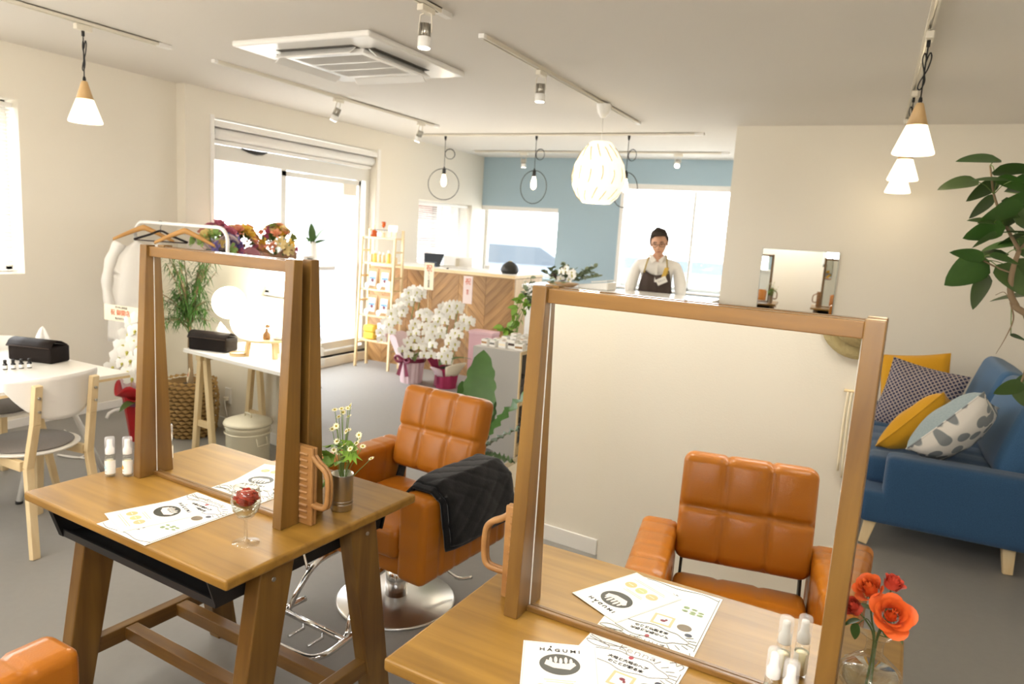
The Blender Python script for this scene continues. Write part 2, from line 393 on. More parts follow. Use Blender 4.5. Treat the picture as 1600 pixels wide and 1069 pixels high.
    struct('pane', M().box((X, 5.85, 1.08), (.008, 1.1, 1.7)), 'glass', d); struct('pane', M().box((X-.03, 4.83, 1.08), (.008, .84, 1.8)), 'glass', d)
    struct('door_sensor', M().tube([(X+.06, 4.72, 2.12), (X+.065, 4.8, 2.105), (X+.07, 4.88, 2.1), (X+.065, 4.96, 2.105), (X+.06, 5.02, 2.12)], [.006, .014, .018, .014, .006], 8), 'dark', d)
    struct('door_plate', M().box((X+.03, 6.24, 1.88), (.01, .22, .12)), 'cream', d)
    struct('pull_handle', M().tube([(X+.03, 5.33, .95), (X+.07, 5.33, .97), (X+.07, 5.33, 1.25), (X+.03, 5.33, 1.27)], .012, 8), 'alu', d)
    struct('trim_5', M().box((-5.04, 5.46, .05), (.04, 2.24, .1)).box((-5.16, 5.46, .09), (.24, 2.2, .02)), 'cream', bev=.004)
    struct('trim_6', M().box((-5.1, 6.6, 1.2), (.16, .05, 2.3)).box((-5.1, 4.34, 1.2), (.16, .04, 2.3)), 'white', bev=.004)
    b = thing('roller_screen', 'white rolled screen in a box across the top of the entrance doorway', 'blind', (-5.1, 5.46, 2.18))
    ob('head_box', M().box((.02, 0, .105), (.13, 2.2, .05)).box((-.04, 0, .02), (.02, 2.2, .14)), 'white', b, bev=.004)
    ob('roll', M().cyl((.02, -1.08, .03), (.02, 1.08, .03), .045, seg=18), 'white', b)
    ob('bottom_bar', M().box((.0, 0, -.035), (.03, 2.16, .03)), 'white', b, bev=.004)
    # venetian blinds
    def blind(lab, axis, p, a0, a1, z0, z1, gap, name='venetian_blind'):
        ca, da = (a0+a1)/2, a1-a0
        t = thing(name, lab, 'blind', (p, ca, z1) if axis == 'x' else (ca, p, z1), 0 if axis == 'x' else PI/2)
        ob('headrail', M().box((0, 0, -.018), (.04, da, .03)), 'white', t, bev=.003)
        m = M(); n = int((z1-z0-.06)/gap); rr = Matrix.Rotation(R(28), 3, 'Y')
        for i in range(n): m.box((0, 0, -.05-i*gap), (.024, da-.01, .0012), rr)
        stuff(ob('slats', m, plain('blind_slat_'+str(len(bpy.data.materials)), '#F1F0EC', .5), t))
        ob('bottom_rail', M().box((0, 0, z0-z1+.01), (.026, da-.01, .014)), 'white', t, bev=.002)
        for q in (-.35, .35): ob('ladder_cord', M().cyl((0, q*da, -.02), (0, q*da, z0-z1+.01), .0012, seg=5), 'white', t)
        return t
    blind('white venetian blind in the window at the far left edge', 'x', -5.19, 1.22, 2.86, 1.066, 2.18, .024)
    blind('white venetian blind in the side window behind the counter', 'x', -5.1, 7.44, 8.7, 1.0, 1.85, .025)
    blind('white venetian blind in the window behind the camera', 'y', -.44, -.72, .58, 1.3, 2.12, .03)
    t = blind('white venetian blind in the window over the trestle table', 'y', -.5, -3.98, -2.77, 1.008, 2.18, .03)
build_room()

def build_outside():
    p = struct('wall_porch', M().box((-5.75, 6.75, 1.1), (.7, .2, 2.6)), plain('porch_wall', '#74797F', .8))
    b = thing('low_shed', 'low shed with a pale blue roof seen through the back window behind the man', 'shed', (-5.6, 22, -.15))
    ob('wall', M().box((0, 0, .4), (3.4, 1.6, .8)), plain('shed_wall', '#B9B6B0', .9), b)
    ob('roof', M().prism([(-1.0, .8), (1.0, .8), (.5, 1.12), (-.5, 1.12)], -1.9, 1.9, axis='x'), plain('blue_roof', '#3A5876', .7), b)
    for x in (-1, .4): ob('window', M().box((x, -.81, .5), (.5, .04, .3)), plain('shed_window_'+str(x), '#7D858C', .5), b)
    b = thing('shop_building', 'low pale building far behind the parked car', 'building', (-24, 36, -.15))
    ob('wall', M().box((0, 0, 1.5), (10, 4, 3)), plain('shop_wall', '#CFCBC4', .9), b); ob('roof', M().box((0, 0, 3.1), (10.4, 4.4, .2)), plain('shop_roof', '#B7B3AC', .9), b)
    for x in (-3, 0, 3): ob('window', M().box((x, -2.02, 1.4), (1.4, .08, 1.2)), plain('shop_window_'+str(x), '#A9AEB2', .5), b)
    # parked car
    c = thing('parked_car', 'pale grey car parked outside the back-left window', 'car', (-7.0, 14.0, -.15), R(-150))
    body = plain('car_paint', '#66707C', .4)
    prof = [(-2.1, .35), (-2.15, .75), (-2.0, .95), (-1.25, 1.02), (-.55, 1.48), (.9, 1.5), (1.75, 1.02), (2.1, .95), (2.15, .4)]
    ob('body', M().prism(prof, -.85, .85, axis='y'), body, c, bev=.08, bseg=3)
    ob('side_window', M().prism([(-1.1, 1.04), (-.5, 1.4), (.8, 1.42), (1.5, 1.04)], -.87, .87, axis='y'), plain('car_glass', '#3E464E', .3), c)
    for x in (-1.35, 1.35):
        for y in (-.8, .8):
            w = ob('wheel', M().cyl((x, y-.1, .32), (x, y+.1, .32), .32, seg=24), 'dark', c, bev=.02); ob('rim', M().cyl((x, y-.11, .32), (x, y+.11, .32), .2, seg=16), 'steel', w)
    for y in (-.6, .6): ob('headlight', M().rbox((-2.12, y, .78), (.1, .36, .14), .04, (2, 3, 2)), 'steel', c)
    # brick pillar beyond the side window
    b = thing('brick_pillar', 'red brick pillar outside the side window behind the counter', 'pillar', (-5.62, 8.55, -.15))
    ob('core', M().box((0, 0, 1.3), (.27, .27, 2.6)), plain('mortar', '#A8A39B', .9), b)
    bm = mesh('brick', M().box((0, 0, 0), (.29, .135, .062))); br = plain('brick_red', '#4F2117', .9, bump=.4, bscale=40)
    k = 0
    for r in range(14, 26):
        for s in (-1, 1):
            ob('brick', bm, br, b, loc=(0, s*.073, .08+r*.075)); k += 1
build_outside()

# ------------------------------------------------------------ ceiling fittings
def track(lab, a, b):
    a = Vector(a); b = Vector(b); c = (a+b)/2; L = (b-a).length
    t = thing('lighting_track', lab, 'track', (c.x, c.y, ZC), math.atan2((b-a).y, (b-a).x), 'ceiling lighting tracks')
    m = M(); m.box((0, 0, -.003), (L, .032, .006)); m.box((0, .0135, -.011), (L, .005, .022)); m.box((0, -.0135, -.011), (L, .005, .022)); m.box((0, .009, -.0205), (L, .006, .003)); m.box((0, -.009, -.0205), (L, .006, .003))
    ob('rail', m, 'cream', t); ob('contact_strip', M().box((0, 0, -.008), (L-.02, .008, .004)), 'steel', t)
    ob('end_cap', M().box((-L/2-.006, 0, -.0115), (.03, .035, .023)), 'white', t, bev=.002); ob('feed_cap', M().box((L/2-.03, 0, -.0125), (.09, .035, .025)), 'white', t, bev=.002)
    return t
track('short-looking white lighting track over the white table at upper left', (-4.03, .4, 0), (-4.03, 3.15, 0))
track('white lighting track between the air conditioner and the entrance wall', (-4.045, 3.52, 0), (-4.045, 6.24, 0))
track('white lighting track carrying the big folded paper shade', (-1.947, 3.40, 0), (-1.947, 6.18, 0))
track('white lighting track cut off by the top edge, centre', (-1.935, .3, 0), (-1.935, 3.03, 0))
track('white lighting track of the cone pendants by the right wall', (.1, .6, 0), (.1, 6.2, 0))
track('white lighting track of the hoop pendants above the counter', (-4.63, 6.83, 0), (-1.53, 6.83, 0))
track('white lighting track nearest to the blue wall', (-4.76, 8.25, 0), (-1.55, 8.25, 0))

def spot(lab, loc, aim, along='y'):
    t = thing('track_spotlight', lab, 'spotlight', (loc[0], loc[1], ZC-.024), 0, 'white track spotlights')
    d = Vector(aim).normalized(); h = Vector((0, 0, -.075))
    ob('adapter', M().box((0, 0, -.014), (.034, .1, .028) if along == 'y' else (.1, .034, .028)), 'cream', t, bev=.003)
    sd = d.cross(Vector((0, 0, 1))); sd = sd.normalized() if sd.length > .1 else Vector((1, 0, 0))
    y = M()
    for s in (-1, 1): y.tube([h*.3, h*.45+sd*s*.03, h+d*.04+sd*s*.036], .0035, 6)
    ob('yoke', y, 'cream', t)
    a = h+d*.0
    fins = M()
    q = d.to_track_quat('Z', 'Y').to_matrix()
    for k in range(14):
        an = 2*PI*k/14; p = q @ Vector((.025*math.cos(an), .025*math.sin(an), .03)); fins.box(a+p, (.006, .0022, .062), q @ Matrix.Rotation(an, 3, 'Z'))
    fins.cyl(a, a+d*.06, .022, seg=14)
    ob('heat_sink', fins, 'steel', t)
    ob('head', M().cyl(a+d*.058, a+d*.105, .031, seg=20), 'whiteg', t, bev=.002); ob('lens', M().cyl(a+d*.1045, a+d*.107, .026, seg=20), 'spotface', t)
    e = t.location+a+d*.13
    lamp('spot_lamp', 'SPOT', e, 9, (1, .9, .76), .03, aim=d, spot=R(75))
    return t
spot('white track spotlight nearest to the top edge, pointing straight down', (-1.935, 2.85), (0, -.05, -1))
spot('white track spotlight on the track of the folded paper shade', (-1.947, 4.14), (0, 0, -1))
spot('white track spotlight tilted, in front of the entrance doorway', (-4.045, 4.75), (-.45, -.1, -1))
spot('white track spotlight at the far end of the entrance track', (-4.045, 5.95), (-.4, 0, -1))
spot('small white track spotlight at left before the blue wall', (-4.05, 8.25), (0, .1, -1), 'x')
spot('small lit track spotlight at right before the blue wall, facing us', (-2.1, 8.25), (.12, -.75, -.6), 'x')

def cone_pendant():
    t = thing('cone_pendant', '', 'pendant lamp')
    z0 = ZC-.024
    ob('adapter', M().box((0, 0, ZC-.04), (.034, .09, .032)), 'cream', t, bev=.004)
    ob('cord_grip', M().cyl((0, 0, z0-.03), (0, 0, z0-.06), .008), 'wire', t)
    c = M(); c.tube([(0, 0, z0-.05), (0, 0, 2.245)], .0032, 6)
    lp = [(0.0, .003, 2.40), (.012, .004, 2.44), (.02, .004, 2.42), (.012, .003, 2.375), (0, .003, 2.345), (-.014, .003, 2.315), (-.018, .003, 2.29), (-.006, .003, 2.285), (.006, .003, 2.32), (-.004, .004, 2.37), (-.014, .004, 2.41), (-.008, .004, 2.44), (.002, .003, 2.41)]
    c.tube(spline(lp, 5), .0032, 6)
    ob('cord', c, 'wire', t)
    ob('cap', M().lathe([(.007, 2.225), (.009, 2.235), (.006, 2.25)], 12), 'wire', t)
    ob('wooden_cone', M().lathe([(.0445, 2.128), (.016, 2.222), (.012, 2.226), (0, 2.226)], 28), 'lampwood', t)
    ob('glass_shade', M().lathe([(.0435, 2.128), (.086, 2.012), (.087, 2.005), (.083, 2.0), (.02, 2.0), (0, 2.002)], 32), 'shade', t)
    return t
p0 = cone_pendant(); p0['group'] = 'wood and glass cone pendants'
p0.location = (-4.04, 2.62, 0); p0['label'] = 'lit cone pendant with wooden top hanging alone over the white table'
for y, lab in ((3.77, 'nearest and largest of three lit cone pendants on the right'), (5.07, 'middle of three lit cone pendants on the right'), (6.08, 'farthest and lowest of three lit cone pendants on the right')):
    dup(p0, (.105, y, 0), label=lab)
for x, y in ((-4.04, 2.62), (.105, 3.77), (.105, 5.07), (.105, 6.08)): lamp('pendant_or_fill_lamp', 'POINT', (x, y, 1.95), 3 if x < 0 else (2.6 if y < 6 else .9), (1, .80, .5), .06)

def ring_pendant(x, rz, lab):
    t = thing('hoop_pendant', lab, 'pendant lamp', (x, 6.83, 0), rz, 'black hoop pendants')
    ob('plug', M().lathe([(.006, 2.48), (.012, 2.5), (.014, 2.524)], 12), 'wire', t)
    c = M(); c.tube([(0, 0, 2.49), (0, 0, 2.19)], .0028, 6)
    c.tube(arc((.055, .006, 2.34), .055, 0, 2*PI, 28)[:-1], .0026, 6, closed=True); c.tube(arc((.055, .011, 2.338), .052, 0, 2*PI, 28)[:-1], .0026, 6, closed=True)
    ob('cord', c, 'wire', t)
    ob('hoop', M().tube(arc((0, 0, 2.01), .168, 0, 2*PI, 56)[:-1], .0042, 8, closed=True), 'wire', t)
    ob('socket', M().lathe([(.019, 2.115), (.019, 2.165), (.012, 2.18), (.006, 2.2)], 14), 'wire', t)
    ob('bulb', M().lathe([(.0, 1.985), (.014, 1.99), (.026, 2.012), (.029, 2.035), (.024, 2.07), (.015, 2.1), (.014, 2.118)], 18), 'bulb', t)
    lamp('hoop_lamp', 'POINT', (x, 6.83-.06, 2.0), 1.2, (1, .84, .6), .04)
ring_pendant(-4.315, R(32), 'black hoop pendant with lit bulb, leftmost, before the white wall')
ring_pendant(-3.22, R(-12), 'black hoop pendant with lit bulb, middle, before the blue wall')
ring_pendant(-2.235, R(-27), 'black hoop pendant with lit bulb, partly behind the paper shade')

def paper_pendant():
    t = thing('folded_paper_pendant', 'large lit pendant of folded white paper petals', 'pendant lamp', (-1.94, 5.265, 0))
    ob('canopy', M().lathe([(0, 2.428), (.02, 2.432), (.045, 2.47), (.058, 2.525), (.058, 2.53)], 24), 'whiteg', t)
    ob('cord', M().cyl((0, 0, 2.43), (0, 0, 2.25), .003, seg=6), 'white', t)
    prof = [(.075, 2.255), (.135, 2.185), (.185, 2.09), (.203, 2.0), (.195, 1.92), (.155, 1.845), (.105, 1.798)]
    ob('inner_diffuser', M().lathe([(max(.01, r-.018), z) for r, z in prof], 16, smooth=False), 'papershade', t)
    n = 14
    for k in range(n):
        def fn(u, v, k=k):
            f = v*(len(prof)-1); i = min(int(f), len(prof)-2); q = f-i
            r = prof[i][0]*(1-q)+prof[i+1][0]*q; z = prof[i][1]*(1-q)+prof[i+1][1]*q
            tw = .5*math.sin((v-.15)*5.0)*.55
            a = 2*PI*(k+u*1.02)/n+tw
            r2 = r*(.965+.05*u)
            return (r2*math.cos(a), r2*math.sin(a), z)
        pt = ob('paper_petal', M().grid(fn, 2, 12, smooth=False), 'papershade', t, solid=.0015)
        sl = M()
        for q in (0, 1, 2):
            v0 = .06+.32*q+.05*(k % 2); sl.tube([Vector(fn(1.0, v0+.2*i/5))*1.0 for i in range(6)], .003, 5)
        ob('fold_slit', sl, plain('slit_tan_'+str(k), '#B79A6A', .7), pt)
    lamp('paper_lamp', 'POINT', (-1.94, 5.265, 1.74), 4, (1, .88, .7), .08)
paper_pendant()

def aircon():
    t = thing('ceiling_air_conditioner', 'square white cassette air conditioner with open flaps in the ceiling', 'air conditioner', (-3.0, 3.66, ZC))
    w = .5
    ob('panel', M().hexa([(a*(w if c else w+.0)*1, b*w, -.034 if c == 0 else 0) for a in (-1, 1) for b in (-1, 1) for c in (0, 1)]), 'whiteg', t, bev=.012)
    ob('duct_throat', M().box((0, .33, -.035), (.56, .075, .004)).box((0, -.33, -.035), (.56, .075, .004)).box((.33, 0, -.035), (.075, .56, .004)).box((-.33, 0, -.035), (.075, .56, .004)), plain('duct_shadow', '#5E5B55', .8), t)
    ob('grille_frame', M().box((0, .265, -.046), (.6, .05, .024)).box((0, -.265, -.046), (.6, .05, .024)).box((.275, 0, -.046), (.05, .5, .024)).box((-.275, 0, -.046), (.05, .5, .024)), 'whiteg', t, bev=.005)
    ob('filter_backing', M().box((0, 0, -.036), (.52, .52, .004)), plain('filter_grey', '#9C9894', .8), t)
    m = M()
    for k in range(34):
        y = -.235+k*.47/33; m.box((0, y, -.05), (.5, .005, .012))
    stuff(ob('grille_slats', m, plain('grille_grey', '#C9C6C1', .6), t))
    ob('grille_bar', M().box((0, -.08, -.052), (.5, .016, .014)), 'whiteg', t, bev=.002); ob('grille_bar', M().box((0, .08, -.052), (.5, .016, .014)), 'whiteg', t, bev=.002)
    for k in range(4):
        rr = Matrix.Rotation(k*PI/2, 3, 'Z') @ Matrix.Rotation(R(-38), 3, 'X')
        p = Matrix.Rotation(k*PI/2, 3, 'Z') @ Vector((0, .352, -.058))
        ob('flap', M().box(p, (.55, .075, .006), rr), 'whiteg', t, bev=.002)
aircon()

# ------------------------------------------------------------ styling desks and mirrors
def desk(label, loc, rz):
    t = thing('styling_desk', label, 'desk', (*loc, 0), rz, 'two-sided styling desks')
    ob('tabletop', M().box((0, 0, .706), (.88, .70, .028)), 'deskx', t, bev=.007, bseg=3)
    m = M()
    m.box((0, 0, .602), (.68, .60, .006)); m.box((0, 0, .648), (.68, .01, .085))
    for s in (-1, 1):
        x = s*.338
        m.hexa([(x-.003, -.325, .691), (x-.003, -.325, .692), (x-.003, .325, .691), (x-.003, .325, .692), (x+.003, -.325, .691), (x+.003, -.325, .692), (x+.003, .325, .691), (x+.003, .325, .692)])
        m.prism([(-.33, .692), (.33, .692), (.30, .598), (-.30, .598)], x-.003, x+.003, axis='x')
        m.box((0, s*.30, .608), (.68, .006, .02))
        for e in (-1, 1): m.bar((x-e*.0, s*.33, .692), (x, s*.30, .598), .022, .008, upv=(0, 1, 0))
    ob('shelf_tray', m, 'dark', t)
    for sx in (-1, 1):
        for sy in (-1, 1):
            x = sx*.372; yt, yb = sy*.155, sy*.277
            v = []
            for a in (-1, 1):
                for b in (-1, 1):
                    v.append((x+a*.026, yb+b*.042, 0)); v.append((x+a*.026, yt+b*.055, .692))
            l = ob('leg', M().hexa(v), 'framez', t, bev=.004)
            ob('bolt', M().cyl((x+sx*.025, yt+sy*.02, .64), (x+sx*.029, yt+sy*.02, .64), .006), 'steel', l)
    for sx in (-1, 1): ob('end_stretcher', M().box((sx*.372, 0, .19), (.036, .44, .05)), 'framey', t, bev=.003)
    for sy in (-1, 1): ob('long_stretcher', M().box((0, sy*.09, .19), (.71, .042, .042)), 'framex', t, bev=.003)
    h = M(); h.tube(spline([(.408, -.085, .68), (.418, -.085, .655), (.425, -.085, .64), (.43, -.085, .652)], 5), .004, 6); ob('bag_hook', h, 'chrome', t)
    return t
LD = ((-1.639, 1.467), -.064); RD = ((-.29, 1.371), -.047)
desk('wooden two-sided styling desk at left with wine glass and pump bottles', *LD)
desk('wooden two-sided styling desk in the right foreground with rose vase', *RD)
def mirror_unit(label, d, v0, flip, dx=0):
    (cx, cy), a = d; ln = Vector((-math.sin(a), math.cos(a))); lx = Vector((math.cos(a), math.sin(a)))
    t = thing('styling_mirror', label, 'mirror', (cx+ln.x*v0+lx.x*dx, cy+ln.y*v0+lx.y*dx, .72), a+(PI if flip else 0), 'wood-framed styling mirrors')
    # local: -y is the front, y=0 middle gap plane
    H = .72; g = -.0145
    for s in (-1, 1):
        v = []
        for e in (-1, 1):
            x = s*.311+e*.0165
            v += [(x, -.078, .0005), (x, -.043, H), (x, g, .0005), (x, g, H)]
        ob('post', M().hexa(v), 'framez', t, bev=.002)
    ob('top_rail', M().box((0, -.026, H-.019), (.59, .020, .03)), 'framex', t, bev=.002)
    ob('bottom_rail', M().box((0, -.0265, .0065), (.59, .012, .012)), 'framex', t, bev=.002)
    ob('mirror_panel', M().box((0, -.0185, .36), (.592, .004, .712)), 'mirror', t)
    for s in (-1, 1): ob('mirror_edge', M().box((s*.2935, -.0208, .36), (.0024, .0012, .70)), plain('bright_edge_'+str(len(bpy.data.materials)), '#D8D6CF', .3), t)
    ob('backboard', M().box((0, -.0155, .362), (.59, .0018, .70)), 'dark', t)
    return t
mirror_unit('wood-framed mirror on the left desk, reflecting plant, trestle table and bin', LD, -.012, False)
mirror_unit('back-to-back mirror frame behind the reflecting one on the left desk', LD, -.012, True)
mirror_unit('large wood-framed mirror on the right desk, reflecting an orange chair', RD, -.003, False)
mirror_unit('back-to-back mirror frame behind the reflecting one on the right desk', RD, -.003, True)

def handboard(label, d, v0, x0, s, y=0):
    (cx, cy), a = d; ln = Vector((-math.sin(a), math.cos(a))); lx = Vector((math.cos(a), math.sin(a)))
    t = thing('ribbed_board', label, 'board', (cx+lx.x*x0+ln.x*v0, cy+lx.y*x0+ln.y*v0, .7205), a, 'ribbed wooden boards with loop handles')
    for q, nm in ((-1, 'front_leaf'), (1, 'rear_leaf')):
        y0 = q*.0058
        m = M(); m.rbox((0, y0, .11), (.17, .0105, .22), .004, (2, 1, 2))
        o = ob(nm, m, 'ash', t)
        rb = M()
        for k in range(11): rb.cyl((-s*.075, y0+q*.0045, .02+k*.018), (s*.07, y0+q*.0045, .02+k*.018), .0045, seg=8)
        ob('ribs', rb, 'ash', o)['kind'] = 'stuff'
        X = s*.085
        pts = spline([(X-s*.01, y0, .2), (X+s*.012, y0, .182), (X+s*.04, y0, .165), (X+s*.052, y0, .14), (X+s*.052, y0, .085), (X+s*.042, y0, .062), (X+s*.015, y0, .058), (X-s*.01, y0, .06)], 6)
        hm = M()
        for i in range(len(pts)-1): pass
        hm.tube(pts, .0075, 8); 
        hm.v = [(p[0], y0+(p[1]-y0)*.7, p[2]) for p in hm.v]
        ob('loop_handle', hm, 'ash', o)
    return t
handboard('ribbed wooden board with loop handle between the left desk mirrors', LD, -.012, .285, 1)
handboard('ribbed wooden board with loop handle at the left of the right desk mirror', RD, -.003, -.29, -1)

# ------------------------------------------------------------ salon chairs
def seam(q, lines, amp, sg=.006):
    return sum(-amp*math.exp(-((q-l)/sg)**2) for l in lines)
def salon_chair(label, loc, rz):
    t = thing('salon_chair', label, 'chair', (*loc, 0), rz, 'tan leather salon chairs')
    ob('base_plate', M().lathe([(.245, 0.0), (.247, .006), (.24, .012), (.08, .022), (.05, .028), (0, .028)], 48), plain('satin_chrome', '#D9D8D6', .3, metal=1), t)
    ob('pillar', M().lathe([(.046, .026), (.046, .14), (.038, .145), (.038, .27)], 24), 'chrome', t)
    fr = M()
    for s in (-1, 1):
        fr.tube(spline([(s*.12, -.18, .262), (s*.13, -.32, .24), (s*.14, -.40, .16), (s*.15, -.43, .10), (s*.155, -.47, .085)], 5), .0115, 8)
    fr.tube(spline([(-.155, -.35, .10), (-.165, -.46, .092), (-.16, -.55, .085), (-.1, -.59, .08), (.1, -.59, .08), (.16, -.55, .085), (.165, -.46, .092), (.155, -.35, .10)], 5), .0115, 8)
    fr.tube([(-.162, -.45, .092), (.162, -.45, .092)], .0115, 8)
    for s in (-1, 1): fr.tube([(s*.05, -.45, .1), (s*.05, -.45, .06), (s*.05, -.52, .06)], .006, 6)
    ob('footrest', fr, 'chrome', t)
    ob('pump_lever', M().tube(spline([(.02, .04, .24), (.1, .12, .16), (.16, .2, .07), (.2, .26, .06)], 5), .008, 8), 'chrome', t)
    for s, nm in ((-1, 'armrest'), (1, 'armrest')):
        def dp(q, n):
            d = .0
            if abs(n.z) > .5 or abs(n.x) > .5: d += seam(q.y, [-.17, -.07, .03, .13, .22], .006)
            if abs(n.x) > .5 or n.y < -.5: d += seam(q.z, [-.06, .06], .005)
            if n.z > .3: d += seam(q.x, [-s*.042], .003, .004)
            return d
        ob(nm, M().rbox((s*.275, .02, .425), (.125, .56, .33), .026, (6, 46, 24), dp), 'leather', t)
    ob('seat_frame', M().rbox((0, -.0, .30), (.43, .48, .07), .012, (3, 3, 3)), 'leather', t)
    def ds(q, n):
        d = 0
        if n.z > .3: d += seam(q.x, [-.07, .07], .008, .007)+seam(q.y, [-.08, .08], .006, .007)+.012*max(0, (1-(q.x/.21)**2))*max(0, (1-(q.y/.24)**2))
        return d
    ob('seat_cushion', M().rbox((0, -.02, .385), (.42, .48, .12), .03, (26, 24, 5), ds), 'leather', t)
    rot = Matrix.Rotation(R(-13), 3, 'X')
    def db(q, n):
        d = 0
        if abs(n.y) > .3:
            d += seam(q.x, [-.0715, .0715], .011, .008)+seam(q.z, [.0], .011, .008)
            bx = abs(((q.x+.0715*3) % .143)-.0715)/.0715; bz = abs(((q.z+.18) % .18)-.09)/.09
            d += .006*(1-bx**2)*(1-bz**2)
        if n.z > .5: d += seam(q.x, [-.0715, .0715], .006, .007)
        return d
    ob('backrest', M().rbox((0, .262, .665), (.43, .115, .36), .034, (36, 5, 34), db, rot=rot), 'leather', t)
    for s in (-1, 1): ob('back_bracket', M().bar((s*.19, .2, .40), (s*.19, .262, .56), .008, .045, upv=(0, 1, 0)), 'dark', t)
    return t
CA = salon_chair('tan leather salon chair with black cape behind the left desk', (-1.60, 2.31), R(-6))
dup(CA, (-.23, 2.30, 0), R(-4), label='tan leather salon chair mostly hidden behind the right desk mirror')
dup(CA, (-1.785, .645, 0), R(178), label='tan leather salon chair at the bottom left corner')
dup(CA, (-.31, .545, 0), R(180-14), label='tan leather salon chair seen in the right desk mirror')

def cape():
    # folded over the right armrest of the chair behind the left desk
    t = thing('folded_cape', 'black quilted cape folded over the tan chair armrest', 'cape', (-1.60, 2.31, 0), R(-6))
    top, xi, xo = .598, .205, .345
    def path(u, off):
        pts = [(xi-off, .50), (xi-off, .57), (xi+.02, top+off), (xo-.03, top+off), (xo+off, .57), (xo+.012+off, .46), (xo+.02+off, .365)]
        f = u*(len(pts)-1); i = min(int(f), len(pts)-2); q = f-i; q = q*q*(3-2*q)*.35+q*.65
        return (pts[i][0]*(1-q)+pts[i+1][0]*q, pts[i][1]*(1-q)+pts[i+1][1]*q)
    def layer(off, y0, y1, u0, u1, nm, slant, quilt):
        def fn(u, v):
            uu = u0+(u1-u0)*u; x, z = path(uu, off)
            y = y0+.015+(y1-y0)*v+(slant+.1)*max(0, uu-.5)
            a = (uu*.75+v*.42)*PI*10; b = (uu*.75-v*.42)*PI*10
            k = quilt*(1-min(1, abs(math.sin(a))*2.2)*.5-min(1, abs(math.sin(b))*2.2)*.5)
            e = min(v, 1-v)*8; rd = .012*(1-min(1, e))**2
            dz = -k*.006-rd
            side = 1 if uu > .6 else 0
            return (x+(dz if side else 0)+.004*math.sin(v*9+uu*5), y, z+(0 if side else dz))
        return ob(nm, M().grid(fn, 60, 50), 'black', t, solid=.007)
    layer(.006, -.20, .2, .02, .93, 'bottom_fold', -.02, .2)
    layer(.018, -.215, .21, .03, .965, 'middle_fold', -.02, .2)
    layer(.032, -.19, .235, 0, .94, 'top_fold', -.03, 1)
cape()

# ------------------------------------------------------------ things on the styling desks
def pump_bottle(label, loc, drop, r=.0145):
    t = thing('pump_bottle', label, 'bottle', loc, random.uniform(-.3, .3), 'small clear pump bottles')
    ob('glass_body', M().lathe([(r*.9, 0), (r, .003), (r, .066), (r*.8, .071), (r*.62, .073)], 20), 'clear', t)
    ob('serum', M().lathe([(r*.78, .005), (r*.8, .05), (0, .05)], 16), plain('serum_'+str(len(bpy.data.materials)), '#F3E6C4', .3), t)
    def lab(u, v):
        a = -PI*1.35+u*PI*1.7; return (r*1.03*math.cos(a), r*1.03*math.sin(a), .010+v*.042)
    l = ob('paper_label', M().grid(lab, 14, 2), 'paper', t)
    def dr(u, v):
        rr = .0052*v; a = 2*PI*u; x = rr*math.cos(a)*(1-.3*math.sin(a)); z = rr*math.sin(a)*1.25+.031+(.003*v if abs(a-PI/2) < .3 else 0)
        th = -PI/2+x/r; return (r*1.06*math.cos(th), r*1.06*math.sin(th), z)
    ob('drop_mark', M().grid(dr, 20, 2), plain('drop_'+str(len(bpy.data.materials)), drop, .5), l)
    def ln(u, v):
        th = -PI/2+(u-.5)*.9; return (r*1.05*math.cos(th), r*1.05*math.sin(th), .0165+v*.0012)
    ob('label_line', M().grid(ln, 8, 1), 'inkgrey', l)
    ob('pump', M().lathe([(r*.86, .072), (r*.88, .074), (r*.88, .088), (r*.7, .092), (r*.58, .098), (r*.56, .112), (r*.5, .117), (0, .118)], 16), 'whiteg', t)
    ob('cap', M().lathe([(r*1.0, .073), (r*1.0, .121), (r*.9, .125), (0, .1255)], 20), 'clearp', t)
    return t
pump_bottle('small pump bottle with pale blue drop, left of the orange-drop bottle', (-2.027, 1.361, .7205), '#A9CBD8')
pump_bottle('small pump bottle with orange drop, beside the left mirror post', (-1.988, 1.392, .7205), '#E3A23C')
pump_bottle('small pump bottle at left of two by the right mirror', (-.066, 1.272, .7205), '#E3A23C', .0135)
pump_bottle('small pump bottle at right of two by the right mirror', (-.036, 1.246, .7205), '#A9CBD8', .0135)

